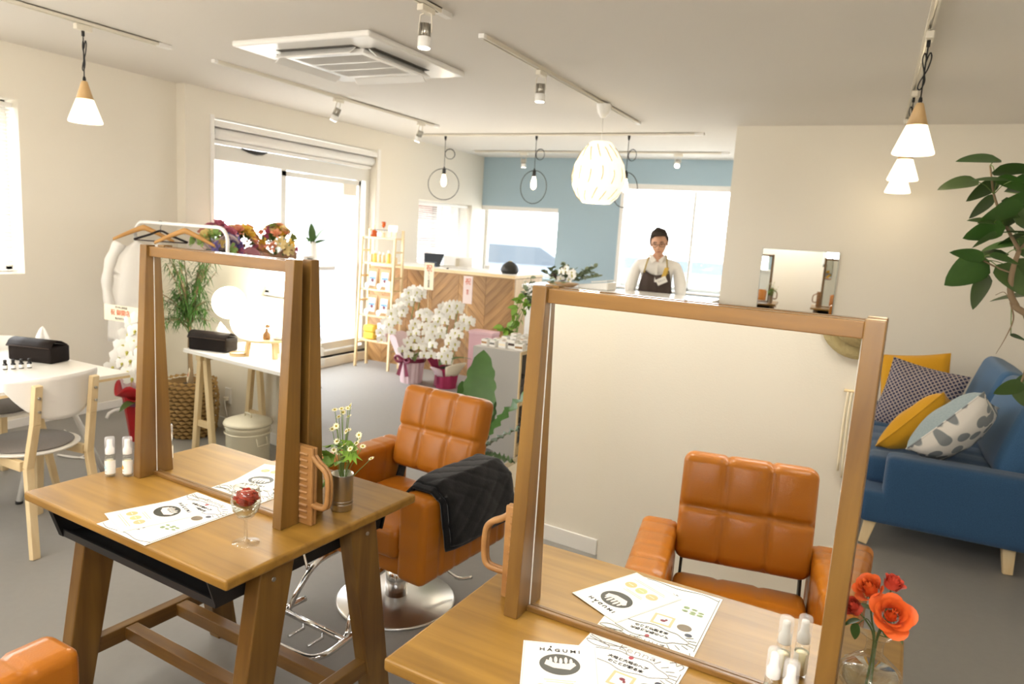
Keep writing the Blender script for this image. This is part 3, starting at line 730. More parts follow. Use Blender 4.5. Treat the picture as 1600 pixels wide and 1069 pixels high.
def flat(m, poly, z=0): return m.add([(x, y, z) for x, y in poly], [list(range(len(poly)))])
def disc(cx, cy, rx, ry, n=28): return [(cx+rx*math.cos(2*PI*k/n), cy+ry*math.sin(2*PI*k/n)) for k in range(n)]
def flyer_a5(label, loc, rz):
    t = thing('flyer', label, 'flyer', loc, rz, 'A5 flyers with bowl photo')
    ob('sheet', M().box((0, 0, 0), (.148, .21, .0008)), 'paper', t); z = .0006
    m = M()
    for p in (((-.07, .1), (.07, .1), (.07, .102), (-.07, .102)), ((-.07, -.102), (.07, -.102), (.07, -.1), (-.07, -.1)), ((-.072, -.102), (-.07, -.102), (-.07, .102), (-.072, .102)), ((.07, -.102), (.072, -.102), (.072, .102), (.07, .102))): flat(m, p, z)
    ob('border', m, 'papercream', t)
    text('H A G U M I', .0135, 'ink', 'printed_word', t, (0, .079, z), sx=1.15)
    ob('printed_drop', flat(M(), disc(-.018, .09, .002, .0035), z), 'ink', t)
    ph = ob('oval_photo', flat(M(), disc(0, .033, .04, .034, 36), z), plain('photo_dark_'+str(len(bpy.data.materials)), '#3B3B33', .5), t)
    m = M(); flat(m, [(-.03, .03), (-.012, .02), (.02, .018), (.032, .034), (.028, .042), (.012, .036), (-.01, .036), (-.026, .046)], z+.0003)
    for k in range(5): flat(m, disc(-.018+k*.01, .043+.004*(k % 2), .0032, .011), z+.0004)
    ob('photo_bowl', m, plain('photo_pale_'+str(len(bpy.data.materials)), '#E8DCD3', .5), ph)
    for k, c in enumerate(('#D9B27A', '#B9BE86', '#D9B284')):
        ci = ob('printed_circle', flat(M(), disc((k-1)*.034, -.047, .0145, .0145), z), plain('circle_'+str(len(bpy.data.materials)), c, .6), t)
        ob('circle_line', flat(M(), [((k-1)*.034-.008, -.048), ((k-1)*.034+.008, -.048), ((k-1)*.034+.008, -.046), ((k-1)*.034-.008, -.046)], z+.0003), 'papercream', ci)
    m = M()
    for y, w in ((-.018, .03), (-.024, .026), (-.074, .05), (-.08, .045)): flat(m, [(-w, y), (w, y), (w, y+.0014), (-w, y+.0014)], z)
    ob('text_lines', m, plain('ochre_ink_'+str(len(bpy.data.materials)), '#C9A867', .7), t)
    return t
def flyer_a4(label, loc, rz):
    t = thing('flyer', label, 'flyer', loc, rz, 'A4 flyers with line drawings')
    ob('sheet', M().box((0, 0, 0), (.21, .297, .0007)), 'paper', t); z = .0006
    m = M()
    # cloud outline, swashes, rays
    c = [(.078*math.cos(a)*(1+.08*math.cos(5*a)), .085+.028*math.sin(a)*(1+.12*math.sin(7*a)), z) for a in [2*PI*k/60 for k in range(60)]]
    m.tube(c, .0009, 4, closed=True)
    m.tube(spline([(-.1, .135, z), (-.05, .115, z), (-.08, .105, z), (-.1, .118, z), (-.03, .128, z), (-.01, .11, z)], 6), .0009, 4)
    m.tube(spline([(-.1, .128, z), (-.06, .12, z), (-.02, .134, z)], 6), .0009, 4)
    for k in range(7):
        a = -.5+k*.25; m.tube([(.083*math.cos(a), .085+.034*math.sin(a), z), (.1*math.cos(a), .085+.05*math.sin(a), z)], .0009, 4)
    m.tube(spline([(.07, .135, z), (.08, .142, z), (.085, .132, z), (.092, .142, z), (.098, .134, z), (.094, .12, z)], 5), .0009, 4)
    m.tube([(.1, -.14, z), (.1, .11, z)], .0008, 4)
    m.tube(spline([(-.1, -.135, z), (-.06, -.145, z), (0, -.135, z), (.06, -.142, z), (.1, -.13, z)], 6), .0009, 4)
    ob('line_drawing', m, 'inkgrey', t)
    text('Lenna', .026, 'inkgrey', 'script_word', t, (.005, .128, z), sx=1.3)
    text('大地と大地のヘア', .0105, 'ink', 'headline', t, (0, .088, z)); text('のことが解る本', .0105, 'ink', 'headline', t, (0, .073, z))
    ob('red_seal', flat(M(), disc(0, .106, .005, .007), z), plain('seal_'+str(len(bpy.data.materials)), '#A5434A', .6), t)
    for x, y, r, c in ((-.07, .04, .011, '#A89F7C'), (-.045, .024, .008, '#6B6258'), (.06, .03, .016, '#7A6C58'), (.075, .055, .008, '#3F4450'), (-.065, -.02, .014, '#6B4A42'), (-.02, -.03, .009, '#8F8770')):
        ob('printed_stone', flat(M(), disc(x, y, r, r*.9), z), plain('stone_'+str(len(bpy.data.materials)), c, .6), t)
    p = ob('printed_frame', flat(M(), [(-.012, .002), (.034, .002), (.034, .048), (-.012, .048)], z), plain('frame_print_'+str(len(bpy.data.materials)), '#D8B98E', .6), t)
    ob('frame_picture', flat(flat(M(), [(-.006, .008), (.028, .008), (.028, .042), (-.006, .042)], z+.0003), [(-.004, .01), (.026, .01), (.02, .02), (0, .02)], z+.0005), 'paper', p)
    ob('picture_spot', flat(flat(M(), disc(.012, .028, .006, .005), z+.0007), disc(.018, .022, .003, .004), z+.0007), plain('spot_'+str(len(bpy.data.materials)), '#7C2F3A', .6), p)
    m = M()
    for k in range(9): flat(m, disc(.06+.02*math.sin(k*2.1), -.05+.012*math.cos(k*1.7), .007, .004, 10), z+.0001*k)
    ob('printed_leaves', m, plain('leafprint_'+str(len(bpy.data.materials)), '#8FA178', .7), t)
    text('ハーブと石の処方', .008, 'inkgrey', 'caption', t, (-.02, -.09, z)); text('アロマ・ヘアケア', .008, 'inkgrey', 'caption', t, (-.02, -.105, z))
    return t
flyer_a4('A4 flyer with line drawings under the A5 flyer on the left desk', (-1.617, 1.262, .7212), R(-4))
flyer_a5('A5 flyer with oval bowl photo on the left desk', (-1.668, 1.243, .7224), R(9)+R(-30))
flyer_a4('A4 flyer with line drawings beside the A5 flyer on the right desk', (-.338, 1.196, .7212), R(-4))
flyer_a5('A5 flyer with oval bowl photo on the right desk', (-.431, 1.172, .7224), R(23))

def wine_glass():
    t = thing('wine_glass', 'stemmed glass holding a red dried flower on the left desk', 'glass', (-1.338, 1.256, .7205))
    ob('glass', M().lathe([(.034, .0), (.034, .0015), (.012, .004), (.0045, .01), (.004, .055), (.006, .064), (.022, .073), (.033, .09), (.0365, .11), (.035, .13), (.032, .15), (.0308, .15), (.034, .128), (.0352, .11), (.0315, .09), (.02, .0745), (0, .069)], 32, cap=False), 'clear', t)
    ob('water', M().lathe([(0, .07), (.02, .0755), (.031, .09), (.034, .102), (0, .102)], 28), 'water', t)
    m = M(); rn = random.Random(4)
    for k in range(130):
        a = rn.uniform(0, 2*PI); e = rn.uniform(-.1, 1.5); d = Vector((math.cos(a)*math.cos(e), math.sin(a)*math.cos(e), math.sin(e)*.75))
        b = Vector((0, 0, .118))+d*rn.uniform(.02, .025); p = b+d*.0075; sd = d.cross(Vector((.3, .1, 1))).normalized()*.0055
        m.add([b-sd*.5, b+sd*.5, p+sd, p+d*.004, p-sd], [(0, 1, 2, 3, 4)])
    m.lathe([(.004, .098), (.018, .104), (.026, .118), (.022, .132), (.01, .141), (0, .143)], 14)
    ob('dried_flower', m, plain('dried_red_petals', '#A8321B', .8, var=.4, bscale=80), t)
    m = M()
    for k in range(10):
        a = k*.63; m.add([(.006*math.cos(a), .006*math.sin(a), .094), (.028*math.cos(a-.2), .028*math.sin(a-.2), .105), (.03*math.cos(a+.2), .03*math.sin(a+.2), .106)], [(0, 1, 2)])
    ob('dry_sepals', m, plain('dry_sepal', '#8C6B32', .8), t)
wine_glass()

def daisy_cup():
    t = thing('steel_cup', 'brushed steel cup holding daisies on the left desk', 'cup', (-1.287, 1.566, .7205))
    ob('body', M().lathe([(.029, 0), (.031, .002), (.0315, .106), (.0325, .108), (.0305, .107), (.0298, .004), (0, .004)], 32, cap=False), 'steel', t)
    ob('emboss_ring', M().lathe([(.0316, .018), (.0322, .02), (.0316, .022)], 32, cap=False).lathe([(.0316, .027), (.0322, .029), (.0316, .031)], 32, cap=False), 'steel', t)
    f = thing('daisy_bunch', 'bunch of small yellow-white daisies with lobed leaves in the steel cup', 'flowers', (-1.287, 1.566, .735))
    rn = random.Random(9)
    fl = M()
    for k in range(9):
        a = 2*PI*k/9; d = Vector((math.cos(a), math.sin(a), .12)); s = Vector((-math.sin(a), math.cos(a), 0))
        fl.add([d*.002-s*.0015, d*.006-s*.0028, d*.0105, d*.006+s*.0028, d*.002+s*.0015], [(0, 1, 2, 3, 4)])
    fl.lathe([(.0036, .0), (.003, .002), (0, .0028)], 8, mi=1)
    fm = mesh('daisy_head', fl); fm.materials.append(plain('daisy_petal', '#F6F1C9', .6)); fm.materials.append(plain('daisy_eye', '#B3A02A', .7))
    st = M(); heads = []
    for k in range(22):
        x = rn.uniform(-.03, .085); y = rn.uniform(-.05, .05); z = .155+rn.random()*.145-abs(x)*.3
        if k < 3: x, y, z = [(-.08, .045, .2), (-.06, .05, .24), (.03, -.01, .3)][k]
        st.tube(spline([(rn.uniform(-.012, .012), rn.uniform(-.012, .012), 0), (x*.25, y*.25, z*.5), (x, y, z)], 4), .0011, 5); heads.append((x, y, z))
    ob('stems', st, 'stem', f)
    for h in heads:
        o = ob('daisy', fm, None, f); o.location = h; o.rotation_euler = (rn.uniform(.3, 1.2), rn.uniform(-.5, .3), rn.uniform(-.6, .9))
    lf = M()
    for k in range(5):
        for j in range(2):
            pass
    pts = []
    for k in range(11):
        a = -1.35+k*.27; r = .034 if k % 2 == 0 else .017; pts.append((r*math.sin(a), .012+r*math.cos(a)))
    lf.add([(0, 0, 0)]+[(x, y, .004*math.sin(i*2)) for i, (x, y) in enumerate(pts)], [(0, i+1, i+2) for i in range(len(pts)-1)], True)
    lm = mesh('lobed_leaf', lf)
    for k, (x, y, z) in enumerate(((-.02, -.02, .115), (.0, -.022, .135), (-.012, -.02, .15), (.03, -.012, .165), (-.03, 0, .175), (.015, .015, .19), (.045, -.01, .17), (-.015, -.03, .095))):
        o = ob('leaf', lm, 'leaflt', f); orient(o, (x, y, z), (rn.uniform(-1, 1), rn.uniform(-1, .2), rn.uniform(-.4, .6)), rn.uniform(-1, 1)); o.scale = (1.15,)*3
daisy_cup()

def rose_vase():
    c = (.094, 1.43, .7205)
    t = thing('cut_glass_vase', 'round cut-glass bud vase with roses on the right desk', 'vase', c)
    n = 28
    def prof(v):
        P = [(.022, 0), (.04, .008), (.053, .03), (.05, .055), (.03, .074), (.0165, .086), (.0145, .105), (.017, .118), (.029, .127)]
        f = v*(len(P)-1); i = min(int(f), len(P)-2); q = f-i; return P[i][0]*(1-q)+P[i+1][0]*q, P[i][1]*(1-q)+P[i+1][1]*q
    def fn(u, v):
        r, z = prof(v); k = 1+(.045*((int(u*n+.5)+int(v*14)) % 2) if v < .62 else .06*math.cos(2*PI*u*7)*(v-.6)); a = 2*PI*u
        return (r*k*math.cos(a), r*k*math.sin(a), z)
    ob('glass', M().grid(fn, n*2, 16, smooth=False, cu=True), 'clear', t)
    ob('water', M().lathe([(0, .004), (.035, .01), (.048, .03), (.046, .052), (0, .052)], 24), 'water', t)
    f = thing('rose_bunch', 'orange roses with dark leaves in the cut-glass vase', 'flowers', c)
    pm = plain('rose_petal', '#E8672A', .5, var=.2, bscale=40); pr = plain('rose_petal_red', '#D14A34', .5, var=.2, bscale=40)
    def rose(loc, d, s, mat, op, nm='rose'):
        m = M(); q = Vector(d).to_track_quat('Z', 'Y').to_matrix()
        for k in range(24):
            lay = k/23; a = k*2.4; th = -.42*(1-lay)**1.5+op*.95*lay**2; rb = s*(.16+.30*lay); H = s*(.80-.12*lay); wd = 1.25-.45*lay
            def fn(u, v, a=a, th=th, rb=rb, H=H, wd=wd, lay=lay):
                w = (2*u-1)*wd*(.55+.45*math.sin(PI*min(1, .35+v*.5))); h = v*(1-.22*(2*u-1)**2)
                rad = rb+h*H*math.sin(th)+s*.13*lay*h**4; z = -.30*s*lay+h*H*math.cos(th)-s*.06*lay*h**4
                return q @ Vector((rad*math.cos(a+w), rad*math.sin(a+w), z))
            m.grid(fn, 6, 5)
        o = ob(nm, m, mat, f, loc=loc)
        sp = M()
        for k in range(5):
            a = k*1.257; sp.add([q @ Vector(p) for p in ((.1*s*math.cos(a-.4), .1*s*math.sin(a-.4), -.1*s), (.1*s*math.cos(a+.4), .1*s*math.sin(a+.4), -.1*s), (.7*s*math.cos(a), .7*s*math.sin(a), -.25*s))], [(0, 1, 2)])
        ob('sepals', sp, 'leafdk', o); return o
    R1 = (.018, -.03, .185); R2 = (-.022, .0, .21); R3 = (.014, .012, .225); R4 = (-.042, -.012, .172)
    rose(R1, (.1, -.70, .6), .040, pm, 1.0); rose(R2, (-.4, -.4, .75), .034, pm, .7); rose(R3, (.3, -.1, .9), .028, pr, .35, 'rosebud'); rose(R4, (-.6, -.4, .5), .028, pr, .2, 'rosebud')
    st = M()
    for r, b in ((R1, .004), (R2, -.004), (R3, .002), (R4, -.006)): st.tube(spline([(b, 0, .01), (b*.5, 0, .11), (r[0]*.5, r[1]*.5, .15), (r[0], r[1], r[2]-.004)], 5), .0017, 6)
    st.tube(spline([(-.003, 0, .13), (-.02, -.01, .155), (-.034, -.012, .14)], 5), .001, 5); st.tube(spline([(.003, 0, .125), (.02, -.008, .13), (.03, -.01, .15)], 5), .001, 5)
    ob('stems', st, plain('rose_stem', '#4E5B2C', .6), f)
    lm = mesh('rose_leaf', leafmesh(.032, .02, .3, .2)); lm.materials.append(MT['leafdk'])
    for p, d in (((-.034, -.012, .143), (-.2, -.3, -1)), ((-.03, -.012, .15), (-1, -.2, -.3)), ((.01, -.02, .17), (.15, -.6, -.8)), ((.022, -.008, .15), (.8, -.3, -.5)), ((-.01, .01, .165), (-.8, 0, .3)), ((.006, -.01, .168), (.6, -.2, -.6))): orient(ob('leaf', lm, None, f), p, d, 0)
rose_vase()

# ------------------------------------------------------------ left side: white table, chairs, rack
# table with A-frame legs
def white_table2():
    t = thing('white_table', 'white rectangular table with pale edge and splayed white metal legs', 'table', (-3.77, 1.68, 0))
    ob('tabletop', M().box((0, 0, .706), (.94, 1.3, .028)), plain('table_white', '#EFEAE0', .3), t, bev=.003)
    ob('edge_band', M().box((0, 0, .698), (.946, 1.306, .012)), 'birchx', t)
    for sx in (-.1, .28):
        pass
    for nm, (ax, ay), (bx_, by) in (('leg', (.0, .52), (-.01, .36)), ('leg', (.0, .54), (-.07, .86)), ('leg', (.0, -.45), (.0, -.58)), ('leg', (.0, -.43), (-.07, -.28))):
        ay2 = min(ay, .60)
        l = ob(nm, M().tube([(ax, ay2, .69), (bx_, by, .012)], .0155, 10), 'whiteg', t)
        ob('foot_cap', M().cyl((bx_, by, 0), (bx_, by, .014), .018, seg=10), 'dark', l)
    return t
white_table2()

def shell_chair(label, loc, rz):
    # local: faces -x ; back at +x
    t = thing('white_shell_chair', label, 'chair', (*loc, 0), rz, 'white chairs with birch legs')
    ob('seat', M().lathe([(0, .430), (.17, .432), (.2, .438), (.208, .446), (.2, .449), (0, .446)], 36), plain('seat_white', '#ECE7DD', .4), t)
    ob('felt_pad', M().lathe([(0, .449), (.178, .450), (.183, .455), (.178, .460), (0, .461)], 32), 'felt', t)
    def bk(u, v):
        a = (u-.5)*2; y = a*.225*(1-.06*v*0); top = .80-.012*a*a; bot = .60+.17*abs(a)**2.6
        z = bot+(top-bot)*v; x = .245+.05*(z-.6)-.09*a*a
        return (x, y, z)
    ob('backrest', M().grid(bk, 24, 10), plain('back_white', '#EFECE6', .35), t, solid=.011)
    for s in (-1, 1):
        m = M()
        P = [(.262, s*.135, .775), (.238, s*.135, .60), (.20, s*.145, .40), (.245, s*.165, 0)]
        for i in range(3): m.bar(P[i], P[i+1], .036, .026, upv=(1, 0, 0))
        l = ob('back_leg', m, 'birch', t, bev=.003)
        for z in (.72, .66): ob('screw', M().cyl((.27-.04*(.775-z), s*.135, z), (.278-.04*(.775-z), s*.135, z), .006), 'steel', l)
        ob('front_leg', M().bar((-.11, s*.13, .43), (-.19, s*.17, 0), .04, .026, upv=(1, 0, 0), w2=.032), 'birch', t, bev=.003)
        ob('side_rail', M().bar((.17, s*.15, .405), (-.12, s*.13, .415), .024, .045), 'birchx', t, bev=.003)
    return t
SC = shell_chair('white shell-back chair with birch legs and grey felt pad', (-3.37, 1.87), R(6))
SC['label'] = 'white round-backed chair with grey felt pad, at the near side of the white table'
dup(SC, (-4.08, 2.12, 0), R(184), label='white chair with grey felt pad, cut off by the left edge of the picture')

def tissue_case(label, loc, rz):
    t = thing('tissue_case', label, 'tissue case', loc, rz, 'dark leather tissue cases')
    ob('case_body', M().rbox((0, 0, .045), (.27, .125, .09), .012, (4, 3, 3)), 'blackleather', t)
    def fl(u, v):
        y = -.068+v*.11; z = .094+.022*math.sin(PI*min(1, v*1.05))-.05*max(0, .18-v)*2; return ((u-.5)*.274, y, z)
    ob('flap', M().grid(fl, 3, 12), 'blackleather', t, solid=.005)
    ob('stitching', M().tube([(-.133, -.071, .082), (.133, -.071, .082)], .0018, 5), plain('brown_piping_'+str(len(bpy.data.materials)), '#4B3A30', .6), t)
    rn = random.Random(2)
    def ti(u, v):
        a = 2*PI*u; r = .05*(1-v)**.7*(1+.25*math.sin(3*a)+.2*math.sin(5*a+v*4)); return (-.03+r*math.cos(a)+.012*v, .045+r*.5*math.sin(a), .08+.085*v**.8+.012*math.sin(4*a)*v)
    ob('tissue', M().grid(ti, 22, 6, cu=True), 'paper', t)
    return t
tissue_case('dark leather tissue case with white tissue on the white table', (-3.86, 2.215, .7205), R(14))
for k in range(4):
    t = thing('essential_oil_bottle', ['leftmost', 'second from left', 'third from left', 'rightmost'][k]+' of four tiny dark oil bottles on the white table', 'bottle', (-3.745+k*.014*.9-.0, 1.985+k*.031, .7205), 0, 'tiny oil bottles')
    ob('body', M().lathe([(.0105, 0), (.011, .002), (.011, .026), (.006, .031), (.006, .034)], 14), plain('amber_dark_'+str(k), '#1C1B22', .2), t)
    ob('cap', M().lathe([(.0072, .032), (.0075, .046), (.0068, .048), (0, .048)], 12), 'dark', t)
    ob('paper_label', M().lathe([(.0113, .005), (.0113, .021)], 14, cap=False), 'paper', t)
t = thing('white_diffuser', 'slim white cylinder standing behind the tissue case on the white table', 'diffuser', (-4.03, 2.05, .7205))
ob('body', M().lathe([(.018, 0), (.019, .003), (.0175, .115), (.014, .122), (0, .123)], 20), 'whiteg', t); ob('ring', M().lathe([(.0185, .09), (.0192, .093), (.0185, .096)], 20, cap=False), 'cream', t)
t = thing('power_cord', 'white power cord lying on the floor under the white table', 'cord', (-4.3, 2.7, 0))
t2 = ob('cable', M().tube(spline([(-.5, .2, .01), (-.2, .1, .008), (0, .05, .008), (.1, -.08, .008), (-.05, -.12, .008), (.2, -.05, .008)], 6), .005, 6), 'white', t)

def clothes_rack():
    Y = 3.5
    t = thing('clothes_rack', 'white tubular clothes rack by the left wall', 'rack', (-4.4, Y, 0))
    xa, xb, zt = -.455, .49, 1.448
    pts = [(xa, 0, .06), (xa, 0, zt-.09)]+arc((xa+.09, 0, zt-.09), .09, PI, PI/2, 8)+[(0, 0, zt)]+arc((xb-.09, 0, zt-.09), .09, PI/2, 0, 8)+[(xb, 0, .06)]
    ob('frame', M().tube(pts, .0125, 12), 'whiteg', t)
    for x in (xa, xb):
        ob('foot', M().tube([(x, -.26, .0125), (x, -.24, .045)]+[(x, -.2, .06), (x, .2, .06), (x, .24, .045), (x, .26, .0125)], .012, 10), 'whiteg', t)
    ob('low_bar', M().tube([(xa, 0, .16), (xb, 0, .16)], .01, 10), 'whiteg', t)
    def hanger(label, x, kind, sw, dy=0):
        h = thing('coat_hanger', label, 'hanger', (-4.4+x, Y, zt), sw, 'coat hangers on the rack')
        w = .2
        if kind == 'wood':
            def fn(u, v):
                a = (u-.5)*2; z = -.135+.095*(1-abs(a)**1.15); th = .021*(1-.45*abs(a)); an = 2*PI*v
                return (a*w, .008*math.sin(an), z+th*math.cos(an))
            ob('shoulders', M().grid(fn, 24, 10), 'lampwood' if False else wood('hanger_wood_'+str(len(bpy.data.materials)), '#B4803F', '#CB9A58', 'x', .4), h)
        else:
            sh = M(); sh.tube(spline([(-w, 0, -.125), (-.08, 0, -.085), (0, 0, -.055), (.08, 0, -.085), (w, 0, -.125)], 6), [.008]*25, 8)
            ob('shoulders', sh, 'blackleather', h); ob('trouser_bar', M().tube([(-w+.005, 0, -.13), (w-.005, 0, -.13)], .005, 8), plain('dark_bar', '#3A2C25', .5), h)
        ob('hook', M().tube([(0, 0, -.07), (0, 0, -.03)]+[(0.016*math.sin(q), 0, .0+.016*(-math.cos(q))) for q in [R(20+k*22) for k in range(11)]], .0024, 6), 'steel' if kind == 'wood' else 'dark', h)
        return h
    hanger('wooden coat hanger at left behind the black one on the rack', -.36, 'wood', R(50))
    hanger('black coat hanger with bar on the white rack', -.18, 'black', R(22))
    hanger('wooden coat hanger at right on the white rack', .07, 'wood', R(36))
    s = thing('white_smock', 'white long-sleeved smock hanging at the left of the rack', 'smock', (-4.81, Y-.02, 1.3), R(60), )
    def bd(u, v):
        a = 2*PI*u; w = .15+.04*v; d = .03+.03*v; f = 1+.09*math.sin(6*a+v*3)
        if v < .12: w *= .35+.65*(v/.12)**.6; d *= .6
        return (w*math.cos(a)*f, d*math.sin(a)*f, .02-.75*v-.05*abs(math.cos(a))*(1 if v < .3 else 0))
    ob('body', M().grid(bd, 40, 18, cu=True), 'cotton', s, solid=.003)
    for q in (-1, 1):
        pts = spline([(q*.11, 0, -.01), (q*.17, 0, -.14), (q*.20, -.01, -.32), (q*.18, -.02, -.50)], 6)
        ob('sleeve', M().tube(pts, [.042-.012*i/len(pts)+.004*math.sin(i*1.3) for i in range(len(pts))], 14), 'cotton', s)
clothes_rack()

# ------------------------------------------------------------ orchids
def make_flower(r):
    m = M()
    for k, (a, L, w) in enumerate(((90, 1, .62), (210, 1, .62), (330, 1, .62), (20, .98, 1.0), (160, .98, 1.0))):
        a = R(a); d = Vector((math.cos(a), math.sin(a), 0)); s = Vector((-math.sin(a), math.cos(a), 0)); L *= r; w *= r
        P = [d*.05*L, d*.35*L-s*w*.42+Vector((0, 0, .06*r)), d*.75*L-s*w*.4+Vector((0, 0, .02*r)), d*L-Vector((0, 0, .08*r)), d*.75*L+s*w*.4+Vector((0, 0, .02*r)), d*.35*L+s*w*.42+Vector((0, 0, .06*r)), d*.5*L+Vector((0, 0, .1*r))]
        m.add(P, [(6, 0, 1), (6, 1, 2), (6, 2, 3), (6, 3, 4), (6, 4, 5), (6, 5, 0)], True)
    m.lathe([(.16*r, .06*r), (.13*r, .2*r), (0, .26*r)], 7, c=(0, -.04*r, 0), mi=1)
    m.add([(-.12*r, -.1*r, .1*r), (.12*r, -.1*r, .1*r), (.05*r, -.34*r, .22*r), (-.05*r, -.34*r, .22*r)], [(0, 1, 2, 3)], True, 1)
    me = mesh('orchid_flower', m); me.materials.append(MT['petal']); me.materials.append(MT['throat']); return me
OF = make_flower(.056)
def orchid(label, loc, sprays, wrap, seed, fs=1.0, face=(.5, -1, .05), leaves=3):
    rn = random.Random(seed)
    t = thing('potted_orchid', label, 'orchid', (*loc, 0), 0, 'white moth orchids in wrapped pots')
    wrap(t)
    st = M()
    for (b, pts, n) in sprays:
        P = spline([b]+pts, 10); st.tube(P, .004, 6)
        k0 = int(len(P)*.42); m = len(P)-1-k0
        n = int(n*1.6)
        for k in range(n):
            p = P[k0+int(m*k/(n-1))] if n > 1 else P[-1]
            off = Vector(((-1)**k*.036+rn.uniform(-.012, .012), -.03+rn.uniform(-.02, .01), rn.uniform(-.012, .012)))
            o = ob('flower', OF, None, t); o.location = p+off; o.scale = (fs*rn.uniform(.85, 1.08),)*3
            q = (Vector(face)+Vector((rn.uniform(-.45, .45), rn.uniform(-.2, .2), rn.uniform(-.35, .25)))).to_track_quat('Z', 'Y'); o.rotation_mode = 'QUATERNION'; o.rotation_quaternion = q
    ob('flower_stems', st, 'stem', t)
    lm = mesh('strap_leaf', leafmesh(.26, .08, .5, .25)); lm.materials.append(MT['leafdk'])
    for k in range(leaves):
        a = seed+k*2.2; orient(ob('strap_leaf', lm, None, t), (0, 0, .25), (math.cos(a), math.sin(a), .55))
    return t
def wrap_pink(t):
    def w(u, v):
        a = 2*PI*u; r = .10+.03*v+.012*math.sin(9*a)*v+.006*math.sin(14*a); return (r*math.cos(a), r*math.sin(a), .28*v)
    ob('foil_wrap', M().grid(w, 44, 6, cu=True, smooth=False), 'pinkw', t)
    def fl(u, v):
        a = PI*.75+u*PI*.7; r = .13+.09*v; return (r*math.cos(a), r*math.sin(a)-.02, .26+.2*v+.03*math.sin(u*9))
    ob('tall_wrap', M().grid(fl, 12, 4, smooth=False), 'pinkw', t, solid=.002)
    m = M(); m.lathe([(.136, .215), (.14, .235), (.136, .255)], 30, cap=False)
    for s in (-1, 1):
        m.tube(spline([(0, -.14, .24), (s*.06, -.17, .28), (s*.09, -.16, .25), (s*.05, -.16, .22), (0, -.14, .24)], 5), [.014]*21, 6)
        m.add([(0, -.145, .24), (s*.03, -.15, .235), (s*.075, -.155, .09), (s*.03, -.155, .08)], [(0, 1, 2, 3)])
    ob('ribbon', m, 'maroon', t)
    def mp(u, v):
        a = -.5+u*1.2; return (.02+.07*math.cos(a+2)-.04, -.03+.06*math.sin(a+2), .3+.17*v*(1-.3*u))
    ob('purple_wrap', M().grid(mp, 6, 3), 'maroon', t, solid=.002)
    ob('moss', M().lathe([(.11, .24), (.06, .27), (0, .275)], 16), 'soil', t)
def wrap_magenta(t):
    def w(u, v):
        a = 2*PI*u; r = .10+.02*v+.01*math.sin(8*a)*(v+.2); return (r*math.cos(a), r*math.sin(a), .2*v)
    ob('felt_wrap', M().grid(w, 40, 6, cu=True, smooth=False), 'magenta', t)
    for nm, mt, a0, a1, h, z in (('felt_collar', 'magenta', 2.6, 3.9, .13, .17), ('net_collar', 'papercream', -1.1, .5, .13, .15), ('pink_collar', 'pinkw', 4.2, 5.0, .09, .14), ('cream_collar', 'papercream', 1.7, 2.7, .12, .17)):
        def fl(u, v, a0=a0, a1=a1, h=h, z=z):
            a = a0+(a1-a0)*u; r = .115+.11*v*math.sin(PI*(.15+.7*u)); return (r*math.cos(a), r*math.sin(a), z+h*v*math.sin(PI*(.2+.6*u))-.02*(1-v))
        ob(nm, M().grid(fl, 10, 5), mt, t, solid=.002)
    m = M(); m.lathe([(.113, .15), (.117, .165), (.113, .18)], 24, cap=False)
    m.add([(-.06, -.115, .16), (-.03, -.12, .16), (-.03, -.125, .03), (-.065, -.12, .02)], [(0, 1, 2, 3)])
    ob('ribbon', m, 'maroon', t); ob('moss', M().lathe([(.1, .17), (.05, .2), (0, .2)], 16), 'soil', t)
def wrap_red(t):
    def w(u, v):
        a = 2*PI*u; r = .075+.04*v+.01*math.sin(7*a)*v; return (r*math.cos(a), r*math.sin(a), .32*v)
    ob('red_wrap', M().grid(w, 36, 6, cu=True, smooth=False), 'red', t)
    def fl(u, v):
        a = PI+u*PI; r = .11+.05*v; return (r*math.cos(a), r*math.sin(a), .3+.1*v*(.6+.4*math.sin(u*12)))
    ob('wrap_collar', M().grid(fl, 18, 3), 'red', t, solid=.002)
    ob('pink_wrap', M().grid(lambda u, v: ((.12+.03*v)*math.cos(2.4+u*1.2), (.12+.03*v)*math.sin(2.4+u*1.2), .3+.16*v), 8, 3), 'pinkw', t, solid=.002)
    ob('ribbon', M().lathe([(.109, .25), (.114, .262), (.111, .275)], 26, cap=False), plain('mauve_ribbon', '#8C4A6C', .4), t); ob('moss', M().lathe([(.1, .28), (.05, .3), (0, .3)], 14), 'soil', t)
orchid('white orchid in pale pink foil with maroon bow before the counter', (-3.95, 5.82), [((0, 0, .2), [(-.03, 0, .6), (.02, -.02, .88), (-.12, -.06, .72), (-.3, -.1, .42)], 11), ((.02, 0, .2), [(.03, 0, .62), (.08, -.02, .93), (-.02, -.1, .78), (-.15, -.16, .52)], 12), ((.04, 0, .2), [(.12, 0, .5), (.18, -.02, .72), (.12, -.1, .55), (.03, -.15, .3)], 11)], wrap_pink, 1, 1.0)
orchid('white orchid in magenta wrap with cream collar before the counter', (-3.57, 5.86), [((0, 0, .2), [(-.02, 0, .55), (.03, -.02, .8), (-.1, -.08, .62), (-.2, -.14, .32)], 12), ((.02, 0, .2), [(.05, 0, .5), (.1, -.02, .82), (0, -.1, .64), (-.1, -.17, .34)], 12), ((.04, 0, .2), [(.12, 0, .5), (.24, -.02, .7), (.15, -.12, .5), (.08, -.16, .3)], 11)], wrap_magenta, 5, 1.0)
